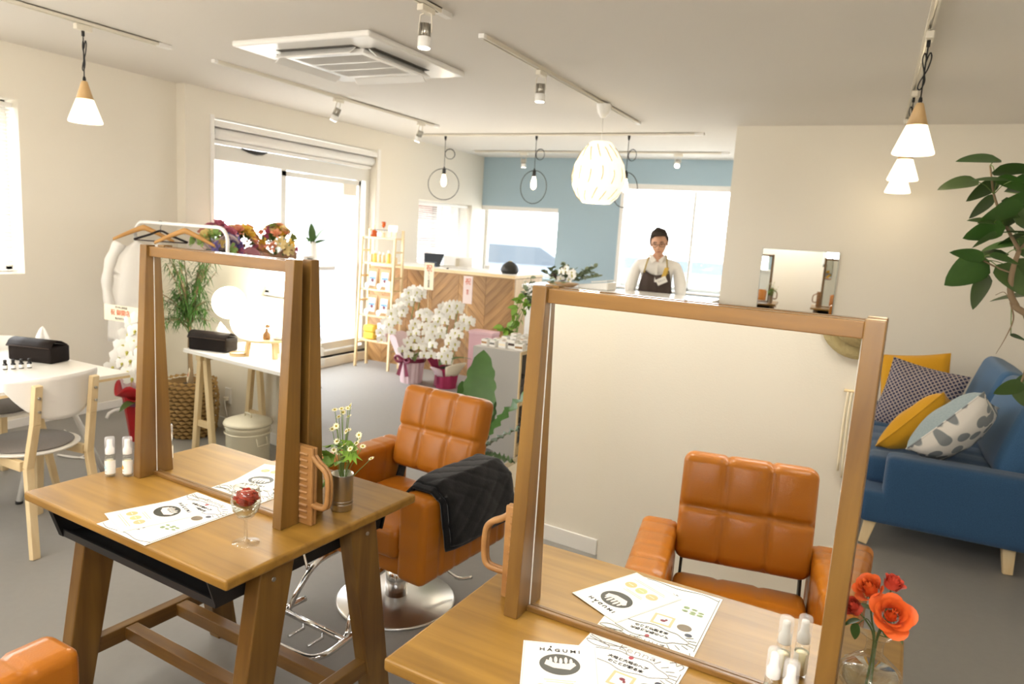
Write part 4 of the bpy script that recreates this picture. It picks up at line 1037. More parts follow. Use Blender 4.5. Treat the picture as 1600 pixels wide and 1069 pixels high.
orchid('white orchid in red wrap beside the left mirror frame', (-4.27, 3.1), [((0, 0, .28), [(-.02, 0, .6), (.05, -.02, .84), (.02, -.06, .7), (-.03, -.1, .5)], 9), ((.02, 0, .28), [(.08, 0, .6), (.16, 0, .8), (.12, -.06, .62), (.08, -.1, .45)], 7)], wrap_red, 3, 1.15, face=(.6, -1, .1))
orchid('white orchid spray seen just right of the left mirror frame', (-3.93, 4.22), [((0, 0, .28), [(.03, 0, .6), (.12, -.02, .75), (.2, -.05, .62), (.26, -.06, .42)], 8)], wrap_red, 8, 1.1)
def placard(label, x, y, z0, h, w, mat, ttl, col, body, bcol, rz=0, foot=0):
    t = thing('gift_placard', label, 'sign', (x, y, 0), rz, 'gift placards on the orchids')
    ob('board', M().box((0, 0, z0+h/2), (w, .004, h)), mat, t)
    ob('stick', M().cyl((0, .004, foot), (0, .004, z0+h*.5), .003, seg=6), 'birch', t)
    text(ttl, .075*w/.11, col, 'red_character', t, (0, -.0035, z0+h-.055), (PI/2, 0, 0))
    text('\n'.join(body), .026, bcol, 'small_writing', t, (0, -.0035, z0+h*.42), (PI/2, 0, 0))
    return t
placard('tall cream placard with black writing over the pale pink orchid', -3.865, 5.93, .925, .265, .11, 'papercream', '祝', 'inkred', list('こうして開業祝'), 'ink', 0, .3)
placard('tall pale pink placard over the magenta-wrapped orchid', -3.43, 5.95, .83, .265, .10, plain('placard_pink', '#EBD9D4', .6), '祝', 'inkred', list('御祝'), 'inkred', 0, .22)
t = thing('gift_placard', 'cream placard with red writing above the red-wrapped orchid', 'sign', (-4.34, 3.02, 0), R(4), 'gift placards on the orchids')
ob('board', M().box((0, 0, .855), (.32, .004, .105)), 'papercream', t); ob('stick', M().cyl((.07, .004, .3), (.07, .004, .84), .003, seg=6), 'birch', t)
text('祝 御開店', .042, 'inkred', 'red_writing', t, (-.01, -.0035, .858), (PI/2, 0, 0)); text('代々木上原花店', .016, 'ink', 'small_writing', t, (0, -.0035, .894), (PI/2, 0, 0)); text('株式会社 美容室', .016, 'ink', 'small_writing', t, (0, -.0035, .82), (PI/2, 0, 0))
t = thing('pink_gift_box', 'pale pink gift box standing against the counter behind the orchids', 'box', (-3.37, 6.22, 0))
ob('box', M().box((0, 0, .26), (.26, .16, .52)), plain('box_pink', '#D9AEB4', .6), t, bev=.004); ob('lid', M().box((0, 0, .53), (.268, .168, .03)), plain('box_lid_pink', '#DDB8BC', .6), t, bev=.003)

# ------------------------------------------------------------ counter with herringbone front
def clip(poly, a, b, c):       # keep a*x+b*y<=c
    out = []
    for i in range(len(poly)):
        p, q = poly[i], poly[(i+1) % len(poly)]; dp = a*p[0]+b*p[1]-c; dq = a*q[0]+b*q[1]-c
        if dp <= 0: out.append(p)
        if dp*dq < 0: s = dp/(dp-dq); out.append((p[0]+(q[0]-p[0])*s, p[1]+(q[1]-p[1])*s))
    return out
def counter():
    x0, x1, y0, y1, H = -5.015, -3.19, 6.47, 7.15, 1.10
    t = thing('reception_counter', 'reception counter with herringbone oak front and pale end', 'counter', ((x0+x1)/2, y0, 0))
    w = x1-x0
    ob('body', M().box((0, .35, .535), (w-.012, .66, 1.07)), plain('counter_core', '#7A5C38', .7), t)
    ob('worktop', M().box((0, .34, 1.085), (w+.01, .70, .03)), 'birchx', t, bev=.003)
    ob('top_panel', M().box((.0, .36, 1.102), (w-.02, .62, .004)), 'white', t)
    ob('end_panel', M().box((w/2-.002, .345, .535), (.008, .655, 1.06)), 'oakpale', t)
    ob('corner_trim', M().box((w/2-.004, .004, .535), (.018, .02, 1.07)), 'oak', t)
    L, B = .46, .077; k = 0
    n = 24; s2 = math.sqrt(.5)
    for i in range(-14, 40):
        for j in range(-14, 30):
            for o in (0, 1):
                # herringbone lattice
                if o == 0: ax, ay, bx_, by = i*B+j*L, i*B-j*L*0+0, L, B
                X0, Y0 = i*B+j*2*L*0, 0
                break
            break
        break
    # columns of slanted planks: V pattern with period 2*cw
    cw = L*s2; cols = int(w/cw)+2
    for c in range(cols):
        sg = 1 if c % 2 == 0 else -1
        xa = w/2-(c+1)*cw; dz = B/s2
        for r in range(-8, int(1.07/dz)+8):
            z = r*dz; e = .0012
            if sg > 0: poly = [(xa+e, z+e), (xa+cw-e, z+cw+e), (xa+cw-e, z+cw+dz-e), (xa+e, z+dz-e)]
            else: poly = [(xa+e, z+cw+e), (xa+cw-e, z+e), (xa+cw-e, z+dz-e), (xa+e, z+cw+dz-e)]
            for q in ((1, 0, w/2-.012), (-1, 0, w/2), (0, 1, 1.068), (0, -1, 0)):
                poly = clip(poly, *q)
                if len(poly) < 3: break
            if len(poly) < 3: continue
            cx = sum(p[0] for p in poly)/len(poly); cz = sum(p[1] for p in poly)/len(poly)
            ar = abs(sum(poly[i][0]*poly[(i+1) % len(poly)][1]-poly[(i+1) % len(poly)][0]*poly[i][1] for i in range(len(poly))))/2
            if ar < .0006: continue
            a = sg*PI/4
            loc_poly = [((p[0]-cx)*math.cos(a)+(p[1]-cz)*math.sin(a), -(p[0]-cx)*math.sin(a)+(p[1]-cz)*math.cos(a)) for p in poly]
            th = .008+.002*random.random()
            m = M().prism(loc_poly, -th, .016, axis='y')
            ob('plank', m, 'oak', t, loc=(cx, 0.004, cz), rot=(0, -a, 0))
    return t
counter()
t = thing('tablet_on_stand', 'dark tablet screen on a stand on the reception counter', 'tablet', (-4.36, 6.78, 1.105), R(12))
ob('screen', M().hexa([(a*(.12 if e > 0 else .095), -.03+b*.006+e*.03, .085+e*.058) for a in (-1, 1) for b in (-1, 1) for e in (-1, 1)]), plain('tablet_black', '#2A3038', .25), t, bev=.004)
ob('stand', M().hexa([(a*.075-.02, b*.05+(0 if e < 0 else -.01), 0 if e < 0 else .05) for a in (-1, 1) for b in (-1, 1) for e in (-1, 1)]), plain('stand_blue_grey', '#3E4C5E', .5), t, bev=.004)
t = thing('black_pot', 'round black pot with narrow mouth on the reception counter', 'pot', (-3.38, 6.72, 1.105))
ob('body', M().lathe([(.075, 0), (.093, .02), (.094, .05), (.078, .085), (.045, .112), (.024, .122), (.02, .126)], 28), plain('pot_black', '#23231F', .55), t); ob('mouth_rim', M().lathe([(.021, .123), (.023, .128), (.016, .13), (.015, .124)], 20, cap=False), 'khaki', t)
t = thing('white_document_tray', 'white paper tray standing on the counter near the side window', 'tray', (-4.18, 6.95, 1.105), R(4))
ob('back', M().box((0, .05, .06), (.36, .012, .12)), 'white', t, bev=.002); ob('base', M().box((0, 0, .006), (.36, .12, .012)), 'white', t, bev=.002); ob('divider', M().box((.02, 0, .05), (.008, .1, .1)), 'cream', t)
t = thing('desk_calendar', 'small printed stand card by the corner window on the counter', 'card stand', (-3.73, 6.86, 1.105))
ob('card', M().box((0, 0, .035), (.07, .004, .06), Matrix.Rotation(R(-12), 3, 'X')), 'paper', t); ob('foot', M().box((0, .01, .004), (.07, .04, .008)), 'clearp', t); ob('print_lines', M().box((0, -.006, .045), (.05, .002, .006), Matrix.Rotation(R(-12), 3, 'X')).box((0, -.005, .03), (.05, .002, .006), Matrix.Rotation(R(-12), 3, 'X')), 'inkgrey', t)
t = thing('door_stopper', 'tiny black knob on the counter edge beside the tray', 'knob', (-4.04, 6.55, 1.1015))
ob('knob', M().lathe([(.012, 0), (.014, .006), (.01, .014), (0, .018)], 12), 'dark', t)

# ladder shelf
def ladder_shelf():
    X0, X1, Y0, Y1 = -4.865, -4.43, 6.08, 6.27
    t = thing('ladder_shelf', 'pale wooden ladder shelf with five boards beside the entrance', 'shelf', ((X0+X1)/2, (Y0+Y1)/2, 0))
    hw = (X1-X0)/2; hd = (Y1-Y0)/2
    for s in (-1, 1):
        ob('front_leg', M().bar((s*hw, -hd, 0), (s*(hw-.005), -hd+.06, 1.40), .024, .026, upv=(0, 1, 0)), 'birch', t, bev=.002)
        b = ob('back_leg', M().bar((s*hw, hd, 0), (s*hw, hd+.0, 1.48), .024, .026, upv=(0, 1, 0)), 'birch', t, bev=.002)
        for z in (.26, .72, .98, 1.25): ob('rung', M().bar((s*hw, -hd+.05*z, z), (s*hw, hd, z), .016, .02), 'birch', b)
    for z in (.30, .57, .85, 1.128, 1.398): ob('shelf_board', M().box((0, .01+.012*z, z-.009), (2*hw-.02, 2*hd-.02-.03*z, .018)), 'birchx', t, bev=.002)
    c = Vector(((X0+X1)/2, (Y0+Y1)/2, 0))
    gz = {1: .30, 2: .57, 3: .85, 4: 1.128, 5: 1.398}
    def bot(name, lab, cat, x, sh, prof, mat, capm, capp, grp, y=-.03):
        b = thing(name, lab, cat, (c.x+x, c.y+y+.02*sh, gz[sh]+.0005), 0, grp)
        ob('body', M().lathe(prof, 16), mat, b); ob('cap', M().lathe(capp, 14), capm, b); return b
    yel = plain('yellow_oil', '#E8CF6A', .25); amb = plain('amber_liquid', '#C2571E', .25); pal = plain('pale_oil', '#E2CBA0', .3)
    std = lambda r, h: [(r*.9, 0), (r, .004), (r, h*.75), (r*.5, h*.85), (r*.45, h*.88)]
    cp = lambda r, h: [(r*.55, h*.86), (r*.55, h*1.1), (0, h*1.11)]
    bot('perfume_bottle', 'round amber bottle at left on the top board of the ladder shelf', 'bottle', -.145, 5, [(.035, 0), (.042, .01), (.042, .05), (.025, .065), (.012, .07)], amb, 'papercream', [(.014, .07), (.014, .12), (0, .125)], 'products on the ladder shelf')
    for k, x in enumerate((-.085, -.05, -.012)): bot('sample_jar', ['first', 'second', 'third'][k]+' pale jar from left in the wire rack on the top board', 'jar', x, 5, std(.017, .06), 'whiteg' if k < 2 else pal, 'cream', cp(.017, .06), 'products on the ladder shelf')
    b = thing('wire_rack', 'small wire rack around jars on the top board of the ladder shelf', 'rack', (c.x-.05, c.y+.07, gz[5]+.0005)); ob('top_wire', M().tube([(-.075, -.055, .075), (.075, -.055, .075), (.075, .02, .075), (-.075, .02, .075)], .002, 5, closed=True), 'dark', b); 
    for q in (-.075, .075): ob('post_wire', M().tube([(q, -.055, 0), (q, -.055, .075)], .002, 5), 'dark', b)
    b = thing('orange_tester', 'orange hourglass tester standing on thin rod on the top board', 'tester', (c.x-.045, c.y+.10, gz[5]+.0005)); ob('rod', M().cyl((0, 0, 0), (0, 0, .1), .004), 'steel', b); ob('cup', M().lathe([(.01, .1), (.022, .12), (.024, .16), (.0, .165)], 14), amb, b)
    for k in range(2):
        b = thing('refill_pouch', ['left', 'right'][k]+' clear-topped white pouch on the top board of the ladder shelf', 'pouch', (c.x+.09+k*.06, c.y+.05, gz[5]+.0005), 0, 'products on the ladder shelf'); ob('pouch', M().hexa([(a*.03, b_*(.018 if e < 0 else .002), .13*(e > 0)) for a in (-1, 1) for b_ in (-1, 1) for e in (-1, 1)]), 'paper', b, bev=.003); ob('contents', M().box((0, -.018, .035), (.045, .006, .06)), pal, b, bev=.002)
    for k, (x, r, h, mt) in enumerate(((-.165, .018, .1, pal), (-.12, .022, .11, yel), (-.06, .02, .1, pal), (-.01, .02, .095, pal), (.06, .025, .12, yel), (.15, .018, .08, pal))): bot('oil_bottle', ['leftmost', 'second from left', 'third from left', 'fourth from left', 'fifth from left', 'rightmost'][k]+' oil bottle on the fourth board of the ladder shelf', 'bottle', x, 4, std(r, h), mt, 'whiteg', cp(r, h), 'products on the ladder shelf', -.01)
    sky = plain('printed_blue_photo', '#5F8FC6', .5); prd = plain('printed_red', '#6E3040', .5); tagb = plain('pale_blue_tag', '#C4DDE2', .6)
    for sh in (3, 2):
        for k, x in enumerate((-.085, .075)):
            nm = ['left', 'right'][k]+' kraft pouch with blue photo on the '+('third' if sh == 3 else 'second')+' board of the ladder shelf'
            b = thing('kraft_pouch', nm, 'pouch', (c.x+x, c.y+.01, gz[sh]+.0005), 0, 'kraft pouches on the ladder shelf')
            ob('pouch', M().hexa([(a*(.06 if e < 0 else .065), b_*(.028 if e < 0 else .004), .215*(e > 0)) for a in (-1, 1) for b_ in (-1, 1) for e in (-1, 1)]), 'kraft', b, bev=.004)
            f = ob('front_label', M().hexa([(a*.045, -.03+b_*.001+(.018 if e > 0 else 0), .03+.15*(e > 0)) for a in (-1, 1) for b_ in (-1, 1) for e in (-1, 1)]), 'paper', b)
            ob('label_photo', M().hexa([(a*.04, -.0285+b_*.001+(.016 if e > 0 else .0055), .1+.06*(e > 0)) for a in (-1, 1) for b_ in (-1, 1) for e in (-1, 1)]), sky, f); ob('label_figure', M().box((.006, -.0285, .088), (.03, .004, .03), Matrix.Rotation(R(35), 3, 'Y')), prd, f)
            b = thing('price_tag', 'pale octagonal tag before the '+nm[:-len(' of the ladder shelf')], 'tag', (c.x+x-.035, c.y-.058, gz[sh]+.0005), 0, 'octagonal tags on the ladder shelf')
            ob('tag_face', M().prism([(.03*math.cos(R(22.5+45*q)), .033+.033*math.sin(R(22.5+45*q))) for q in range(8)], -.002, .002, axis='y'), tagb, b); ob('tag_foot', M().box((0, .006, .002), (.03, .016, .004)), 'paper', b)
    b = thing('small_white_carton', 'small white carton at right on the third board of the ladder shelf', 'box', (c.x+.15, c.y-.035, gz[3]+.0005)); ob('carton', M().box((0, 0, .045), (.055, .04, .09)), 'paper', b, bev=.001); ob('lid', M().box((0, 0, .093), (.057, .042, .006)), 'papercream', b)
    ysoap = plain('yellow_towel', '#E0C24E', .8)
    for k in range(2): b = ob('folded_towel', M().rbox((0, 0, .04), (.14, .11, .075), .02, (3, 3, 3)), ysoap, None, loc=(c.x-.09, c.y, gz[1]+.002+k*.076)); tag(b, ['lower', 'upper'][k]+' yellow folded towel on the lowest board of the ladder shelf', 'towel', 'yellow towels on the ladder shelf')
    for k in range(3): b = ob('pink_soap_box', M().box((0, 0, .032), (.11, .09, .062)), 'pinkw', None, loc=(c.x+.08, c.y, gz[1]+.001+k*.064), bev=.003); tag(b, ['bottom', 'middle', 'top'][k]+' pale pink box of three on the lowest board of the ladder shelf', 'box', 'pale pink boxes on the ladder shelf')
ladder_shelf()

# ------------------------------------------------------------ grey cabinet, its goods and plants
def cabinet():
    x0, x1, y0, y1, H = -2.41, -2.045, 4.3, 5.15, .74
    t = thing('grey_cabinet', 'grey display cabinet with open wooden-edged shelves facing right', 'cabinet', ((x0+x1)/2, (y0+y1)/2, 0))
    hw, hd = (x1-x0)/2, (y1-y0)/2; g = plain('cabinet_grey', '#A7A49E', .5)
    ob('side_panel', M().box((0, -hd+.009, H/2), (2*hw, .018, H)), g, t, bev=.002); ob('side_panel', M().box((0, hd-.009, H/2), (2*hw, .018, H)), g, t, bev=.002)
    ob('back_panel', M().box((-hw+.006, 0, H/2), (.012, 2*hd-.036, H-.01)), g, t); ob('top_panel', M().box((0, 0, H-.009), (2*hw, 2*hd-.036, .018)), plain('cabinet_top', '#C9C6BF', .45), t)
    ob('plinth', M().box((0, 0, .03), (2*hw-.02, 2*hd-.036, .06)), 'birchx', t); ob('inner_shelf', M().box((0, 0, .37), (2*hw-.02, 2*hd-.036, .018)), 'birchx', t)
    e = M(); e.box((hw+.003, -hd+.011, H/2), (.008, .022, H)); e.box((hw+.003, hd-.011, H/2), (.008, .022, H)); e.box((hw+.003, 0, H-.011), (.008, 2*hd-.04, .022)); e.box((hw+.003, 0, .37), (.008, 2*hd-.04, .022)); e.box((hw+.003, 0, .035), (.008, 2*hd-.04, .05)); e.box((hw+.003, 0, H/2), (.008, .018, H-.06)); ob('wood_edging', e, 'birch', t)
    ob('divider', M().box((0, 0, H/2), (2*hw-.03, .014, H-.08)), g, t)
    dk = plain('cabinet_inside', '#5C5B5C', .8)
    for k, (y, z) in enumerate(((-.3, .06), (-.18, .06), (-.3, .379), (-.15, .379))):
        b = thing('folded_stock', ['dark stock pile at the lower front of the grey cabinet', 'dark stock pile at the lower middle of the grey cabinet', 'dark stock pile at the upper front of the grey cabinet', 'dark stock pile at the upper middle of the grey cabinet'][k], 'stock', ((x0+x1)/2+.05, (y0+y1)/2+y, z+.001), 0, 'stock in the grey cabinet')
        for q in range(3): ob('folded_piece', M().rbox((0, 0, .025+q*.05), (.2, .1, .048), .012, (2, 2, 2)), dk, b)
    # goods on top
    rn = random.Random(12); k = 0
    W_ = ['first', 'second', 'third', 'fourth', 'fifth', 'sixth']
    for r, (yy, nm) in enumerate(((4.40, 'front'), (4.56, 'middle'), (4.72, 'back'))):
        for q in range(5):
            h = rn.choice([.03, .045, .06]); w = rn.uniform(.045, .06)
            b = thing('product_carton', W_[q]+' small white carton from left in the '+nm+' row on the grey cabinet', 'box', (x0+.05+q*.068, yy+rn.uniform(-.02, .02), H+.0006), rn.uniform(-.25, .25), 'small cartons on the grey cabinet')
            ob('carton', M().box((0, 0, h/2), (w, .07, h)), 'paper', b, bev=.0015)
            ob('printed_band', M().box((0, -.0353, h*.5), (w*.9, .001, h*.3)), [MT['ash'], MT['inkgrey'], MT['papercream'], MT['apron']][(q+r) % 4], b)
            ob('lid_print', M().box((0, 0, h+.0004), (w*.5, .03, .0008)), [MT['inkgrey'], MT['ash'], MT['leaf']][(q*2+r) % 3], b)
    b = thing('acrylic_stand', 'clear acrylic stand behind the cartons on the grey cabinet', 'stand', (-2.13, 4.83, H+.0006))
    ob('back_plate', M().box((0, .03, .09), (.12, .004, .18)), 'clearp', b); ob('base_plate', M().box((0, 0, .003), (.12, .08, .005)), 'clearp', b); ob('insert_card', M().box((0, .026, .1), (.1, .002, .14)), 'paper', b)
    # trailing vine
    t = thing('trailing_vine', 'vine with pale green hanging shoots in a white pot on the grey cabinet', 'plant', (-2.245, 5.02, H+.0006))
    ob('pot', M().lathe([(.045, 0), (.055, .01), (.062, .12), (.058, .122), (.05, .1), (0, .1)], 22, cap=False), 'whiteg', t); ob('soil', M().lathe([(.05, .1), (0, .105)], 14), 'soil', t)
    rn = random.Random(6); lm = mesh('vine_leaf', leafmesh(.07, .045, .3, .15, 6)); lm.materials.append(MT['leaflt']); le = mesh('eucalyptus_leaf', leafmesh(.045, .034, .2, .1, 6, 'round')); le.materials.append(MT['euca'])
    st = M()
    for k in range(5):
        P = spline([(0, 0, .1), (-.04-.02*k, -.03, .26+.02*k), (-.10-.012*k, -.06-.02*k, .20), (-.13-.012*k, -.10-.02*k, .06), (-.15-.014*k, -.14-.02*k, -.03+.03*k)], 6); st.tube(P, .002, 5)
        for i in range(5, len(P), 2):
            o = ob('leaf', lm, None, t); orient(o, P[i], (rn.uniform(-1, .6), rn.uniform(-1, .2), rn.uniform(-.8, .3)), rn.uniform(-1, 1)); o.scale = (rn.uniform(.7, 1.2),)*3
    for k in range(9):
        a = rn.uniform(0, 6.28); P = spline([(0, 0, .1), (.05*math.cos(a), .05*math.sin(a), .25), (.13*math.cos(a), .13*math.sin(a), .34+rn.uniform(-.05, .14))], 6); st.tube(P, .002, 5)
        for i in range(4, len(P)):
            for s in (-1, 1): o = ob('leaf', le, None, t); orient(o, P[i], (s*math.sin(a)+rn.uniform(-.4, .4), -s*math.cos(a)+rn.uniform(-.4, .4), rn.uniform(-.2, .5)), rn.uniform(-1, 1))
    ob('vine_stems', st, 'stem', t)
cabinet()
def big_fern():
    t = thing('leafy_floor_plant', 'floor plant with big wavy green leaves between tan chair and grey cabinet', 'plant', (-1.98, 3.62, 0))
    ob('pot', M().lathe([(.09, 0), (.11, .02), (.125, .22), (.12, .225), (.11, .2), (0, .2)], 26, cap=False), plain('pot_grey', '#9A968F', .7), t); ob('soil', M().lathe([(.11, .2), (0, .21)], 16), 'soil', t)
    for k, ((x, y, z), w) in enumerate((((-.045, .09, .60), .2), ((-.16, .14, .25), .2), ((.30, 0, .50), .12), ((.26, .1, .24), .13), ((.24, .02, .02), .11), ((-.28, .15, .2), .15), ((.02, .14, .38), .14), ((-.1, .05, .42), .17))):
        d = Vector((x, y, z)); L = d.length*1.05
        m = leafmesh(L, w, .22, .18, 26, 'obo' if k not in (2, 3, 4) else 'oval', .5 if k in (2, 3, 4) else .14)
        o = ob('leaf', m, 'leaf', t); orient(o, (0, 0, .2), d+Vector((0, 0, .16*L)), random.uniform(-.5, .5)+.3)
big_fern()
t = thing('rug', 'beige patterned rug on the floor behind the right desk', 'rug', (-1.35, 4.3, 0))
ob('pile', M().box((0, 0, .006), (1.35, 1.2, .012)), plain('rug_beige', '#CBBFA6', .95, bump=.6, bscale=140, var=.25), t, bev=.004); ob('border', M().box((0, -.57, .0125), (1.35, .05, .002)).box((-.64, 0, .0125), (.05, 1.2, .002)).box((0, .57, .0125), (1.35, .05, .002)), plain('rug_border', '#A99A7E', .95), t)

def back_counter():
    t = thing('white_wash_counter', 'white service counter in front of the man and the back window', 'counter', (-2.05, 6.33, 0))
    ob('body', M().box((0, .05, .52), (1.72, .42, 1.02)), 'white', t); ob('worktop', M().box((0, .03, 1.045), (1.76, .52, .03)), plain('counter_white', '#F2F1EE', .3), t, bev=.004); ob('kick_strip', M().box((0, -.155, .04), (1.7, .01, .08)), 'alu', t)
    t = thing('white_printer', 'white box-shaped machine on the service counter beside the arrangement', 'machine', (-2.27, 6.36, 1.0605), R(-6))
    ob('housing', M().hexa([(a*.15, b*.1, (.0 if e < 0 else .055+.02*a)) for a in (-1, 1) for b in (-1, 1) for e in (-1, 1)]), 'whiteg', t, bev=.01); ob('lid', M().box((.05, 0, .076), (.16, .16, .012), Matrix.Rotation(R(-8), 3, 'Y')), 'white', t, bev=.003)
    t = thing('flower_arrangement', 'basket of white flowers, dark leaves and eucalyptus on the service counter', 'flowers', (-2.58, 6.26, 1.0605))
    ob('basket', M().lathe([(.1, 0), (.15, .03), (.155, .035), (.14, .032), (.09, .01), (0, .01)], 26, cap=False), 'kraft', t)
    rn = random.Random(21); le = mesh('eucalyptus_leaf', leafmesh(.055, .042, .15, .1, 6, 'round')); le.materials.append(MT['euca']); ld = mesh('dark_leaf', leafmesh(.09, .06, .2, .2, 6)); ld.materials.append(plain('plum_leaf', '#3D2A30', .5))
    st = M()
    for k, (x, y, z) in enumerate(((.32, -.02, .20), (.26, .02, .15), (.2, -.05, .12), (.34, 0, .12), (-.12, -.03, .16), (.02, -.05, .2), (-.2, -.02, .12), (.1, 0, .16))):
        P = spline([(0, 0, .03), (x*.5, y*.5, z*.65), (x, y, z)], 6); st.tube(P, .0022, 5)
        for i in range(3, len(P)):
            for s in (-1, 1): orient(ob('leaf', le, None, t), P[i], (rn.uniform(-.6, .6), s*.7-.2, rn.uniform(0, .9)), rn.uniform(-1, 1))
    ob('stems', st, 'stem', t)
    for p, d in (((-.02, -.06, .06), (-.8, -.3, .5)), ((-.03, -.05, .07), (-.4, -.5, .6)), ((.03, -.06, .05), (.3, -.8, .4))): orient(ob('dark_leaf', ld, None, t), p, d, rn.uniform(-.6, .6))
    for k in range(9): o = ob('flower', OF, None, t); o.location = (rn.uniform(-.02, .16), -.06+rn.uniform(-.03, .02), rn.uniform(.06, .19)); o.scale = (.8,)*3; o.rotation_euler = (rn.uniform(.8, 1.6), 0, rn.uniform(-.5, .5))
back_counter()

# ------------------------------------------------------------ the man behind the service counter
def skin_mesh(pts, edges, sub=2):
    me = bpy.data.meshes.new('skin_base'); me.from_pydata([p[:3] for p in pts], edges, []); o = bpy.data.objects.new('skin_base', me); COL.objects.link(o)
    md = o.modifiers.new('k', 'SKIN'); md.use_smooth_shade = True; md.branch_smoothing = .6
    for i, p in enumerate(pts):
        sv = me.skin_vertices[0].data[i]; r = p[3]; sv.radius = (r, r) if not isinstance(r, tuple) else r; sv.use_root = (i == 0)
    ms = o.modifiers.new('u', 'SUBSURF'); ms.levels = sub; ms.render_levels = sub
    dg = bpy.context.evaluated_depsgraph_get(); r = bpy.data.meshes.new_from_object(o.evaluated_get(dg)); bpy.data.objects.remove(o); return r
def man():
    t = thing('person', 'man in white shirt, glasses and dark apron leaning behind the counter', 'person', (-1.84, 6.84, 0), R(12))
    # local: faces -y
    lean = .10
    body = [(0, 0, .92, (.15, .11)), (0, -.02, 1.05, (.145, .1)), (0, -.06, 1.2, (.165, .11)), (0, -.09, 1.32, (.15, .095)), (0, -.11, 1.39, (.055, .05)), (0, -.125, 1.45, (.05, .05))]
    edges = [(0, 1), (1, 2), (2, 3), (3, 4), (4, 5)]
    pts = list(body)
    def chain(p0, ps):
        prev = p0
        for p in ps: pts.append(p); edges.append((prev, len(pts)-1)); prev = len(pts)-1
        return prev
    tips = {}
    for s in (-1, 1):
        e = chain(3, [(s*.175, -.085, 1.315, .056), (s*.215, -.10, 1.19, .046), (s*.235, -.12, 1.06, .038), (s*.225, -.17, .93, .028), (s*.22, -.185, .88, (.022, .03)), (s*.217, -.195, .845, (.014, .03))])
        for k in range(4): q = (k-1.5)*.02; chain(e, [(s*.215, -.2+q, .815, .0085), (s*.21, -.2+q*1.1, .785+.006*abs(k-1.5), .0078), (s*.2, -.2+q*1.1, .762+.008*abs(k-1.5), .0065)])
        chain(e-1, [(s*.21, -.235, .85, .0095), (s*.2, -.245, .82, .0085)])
        chain(0, [(s*.09, 0, .86, .085), (s*.10, -.02, .48, .055), (s*.10, .01, .09, .038), (s*.10, -.10, .035, (.03, .035))])
    bm_ = skin_mesh(pts, edges, 1)
    # head shaped as a lofted surface joined to the neck in the same mesh
    h = M(); hc = Vector((0, -.155, 1.52)); tilt = Matrix.Rotation(R(14), 3, 'X') @ Matrix.Rotation(R(-6), 3, 'Y')
    def hd(u, v):
        a = 2*PI*u; ph = PI*(v-.5); cz = math.sin(ph); r = math.cos(ph)
        x = .076*r*math.cos(a); y = .094*r*math.sin(a); z = .118*cz
        if z < 0: k = 1+z*2.2; x *= max(.55, k); y = y*max(.7, 1+z*1.2)-.012*(-z/.118)
        fy = math.sin(a)
        if fy < -.6:
            y -= .022*math.exp(-(x/.011)**2)*math.exp(-((z+.022)/.02)**2)          # nose
            y += .007*math.exp(-((abs(x)-.03)/.015)**2)*math.exp(-((z-.008)/.012)**2)  # eye sockets
            y -= .005*math.exp(-(x/.022)**2)*math.exp(-((z+.062)/.008)**2)          # lips
            y -= .006*math.exp(-(x/.022)**2)*math.exp(-((z+.1)/.014)**2)            # chin
        return hc+tilt @ Vector((x, y, z))
    h.grid(hd, 48, 40, cu=True)
    for s in (-1, 1):
        def er(u, v):
            a = 2*PI*u; ph = PI*(v-.5); return hc+tilt @ Vector((s*(.077+.008*math.cos(ph)*math.cos(a)), .008+.017*math.cos(ph)*math.sin(a), -.008+.03*math.sin(ph)))
        h.grid(er, 10, 8, cu=True)
    o0 = len(h.v)
    hv = [tuple(v.co) for v in bm_.vertices]; hf = [list(p.vertices) for p in bm_.polygons]
    h.add(hv, hf, True)
    ob('body', h, 'skin', t)
    def P(x, y, z): return hc+tilt @ Vector((x, y, z))
    m = M()
    for s in (-1, 1): m.add([P(s*.03-.013, -.086, .006), P(s*.03, -.0885, .002), P(s*.03+.013, -.085, .006), P(s*.03, -.0885, .010)], [(0, 1, 2, 3)])
    ob('eyes', m, 'ink', t)
    m = M()
    for s in (-1, 1): m.tube([P(s*.014, -.091, .028), P(s*.03, -.089, .033), P(s*.048, -.08, .027)], .0035, 5)
    ob('eyebrows', m, 'hair', t)
    ob('mouth', M().tube([P(-.02, -.086, -.062), P(0, -.0935, -.060), P(.02, -.086, -.062)], [.003, .005, .003], 6), plain('lips', '#A8695A', .5), t)
    g = M()
    for s in (-1, 1):
        g.tube([P(s*.034+.024*math.cos(q), -.102+.006*abs(math.cos(q)), .004+.017*math.sin(q)) for q in [2*PI*k/18 for k in range(18)]], .0022, 5, closed=True)
        g.tube([P(s*.058, -.096, .01), P(s*.076, -.05, .01), P(s*.08, .01, .004)], .002, 5)
    g.tube([P(-.011, -.102, .008), P(0, -.106, .011), P(.011, -.102, .008)], .002, 5); ob('glasses', g, 'dark', t)
    # hair cap with short tufts
    hm = M()
    def hr(u, v):
        a = 2*PI*u; lo = .40+.20*(0.5-.5*math.sin(a))**1.5+.025*math.sin(9*a); lo = lo+.21*max(0, -math.sin(a))**.8+.03*math.cos(a); lo = min(lo, .83)
        vv = lo+(1-lo)*v; ph = PI*(vv-.5); r = math.cos(ph); k = 1.17+.08*math.sin(7*a+2)*math.sin(5*ph)+.04*math.sin(23*a+3*v)-.14*(1-v)**3
        x = .082*r*math.cos(a)*k; y = (.095*r*math.sin(a)+.006)*k; z = .118*math.sin(ph)*(k-.03)
        return P(x, y, z)
    hm.grid(hr, 60, 16, cu=True); rn = random.Random(5)
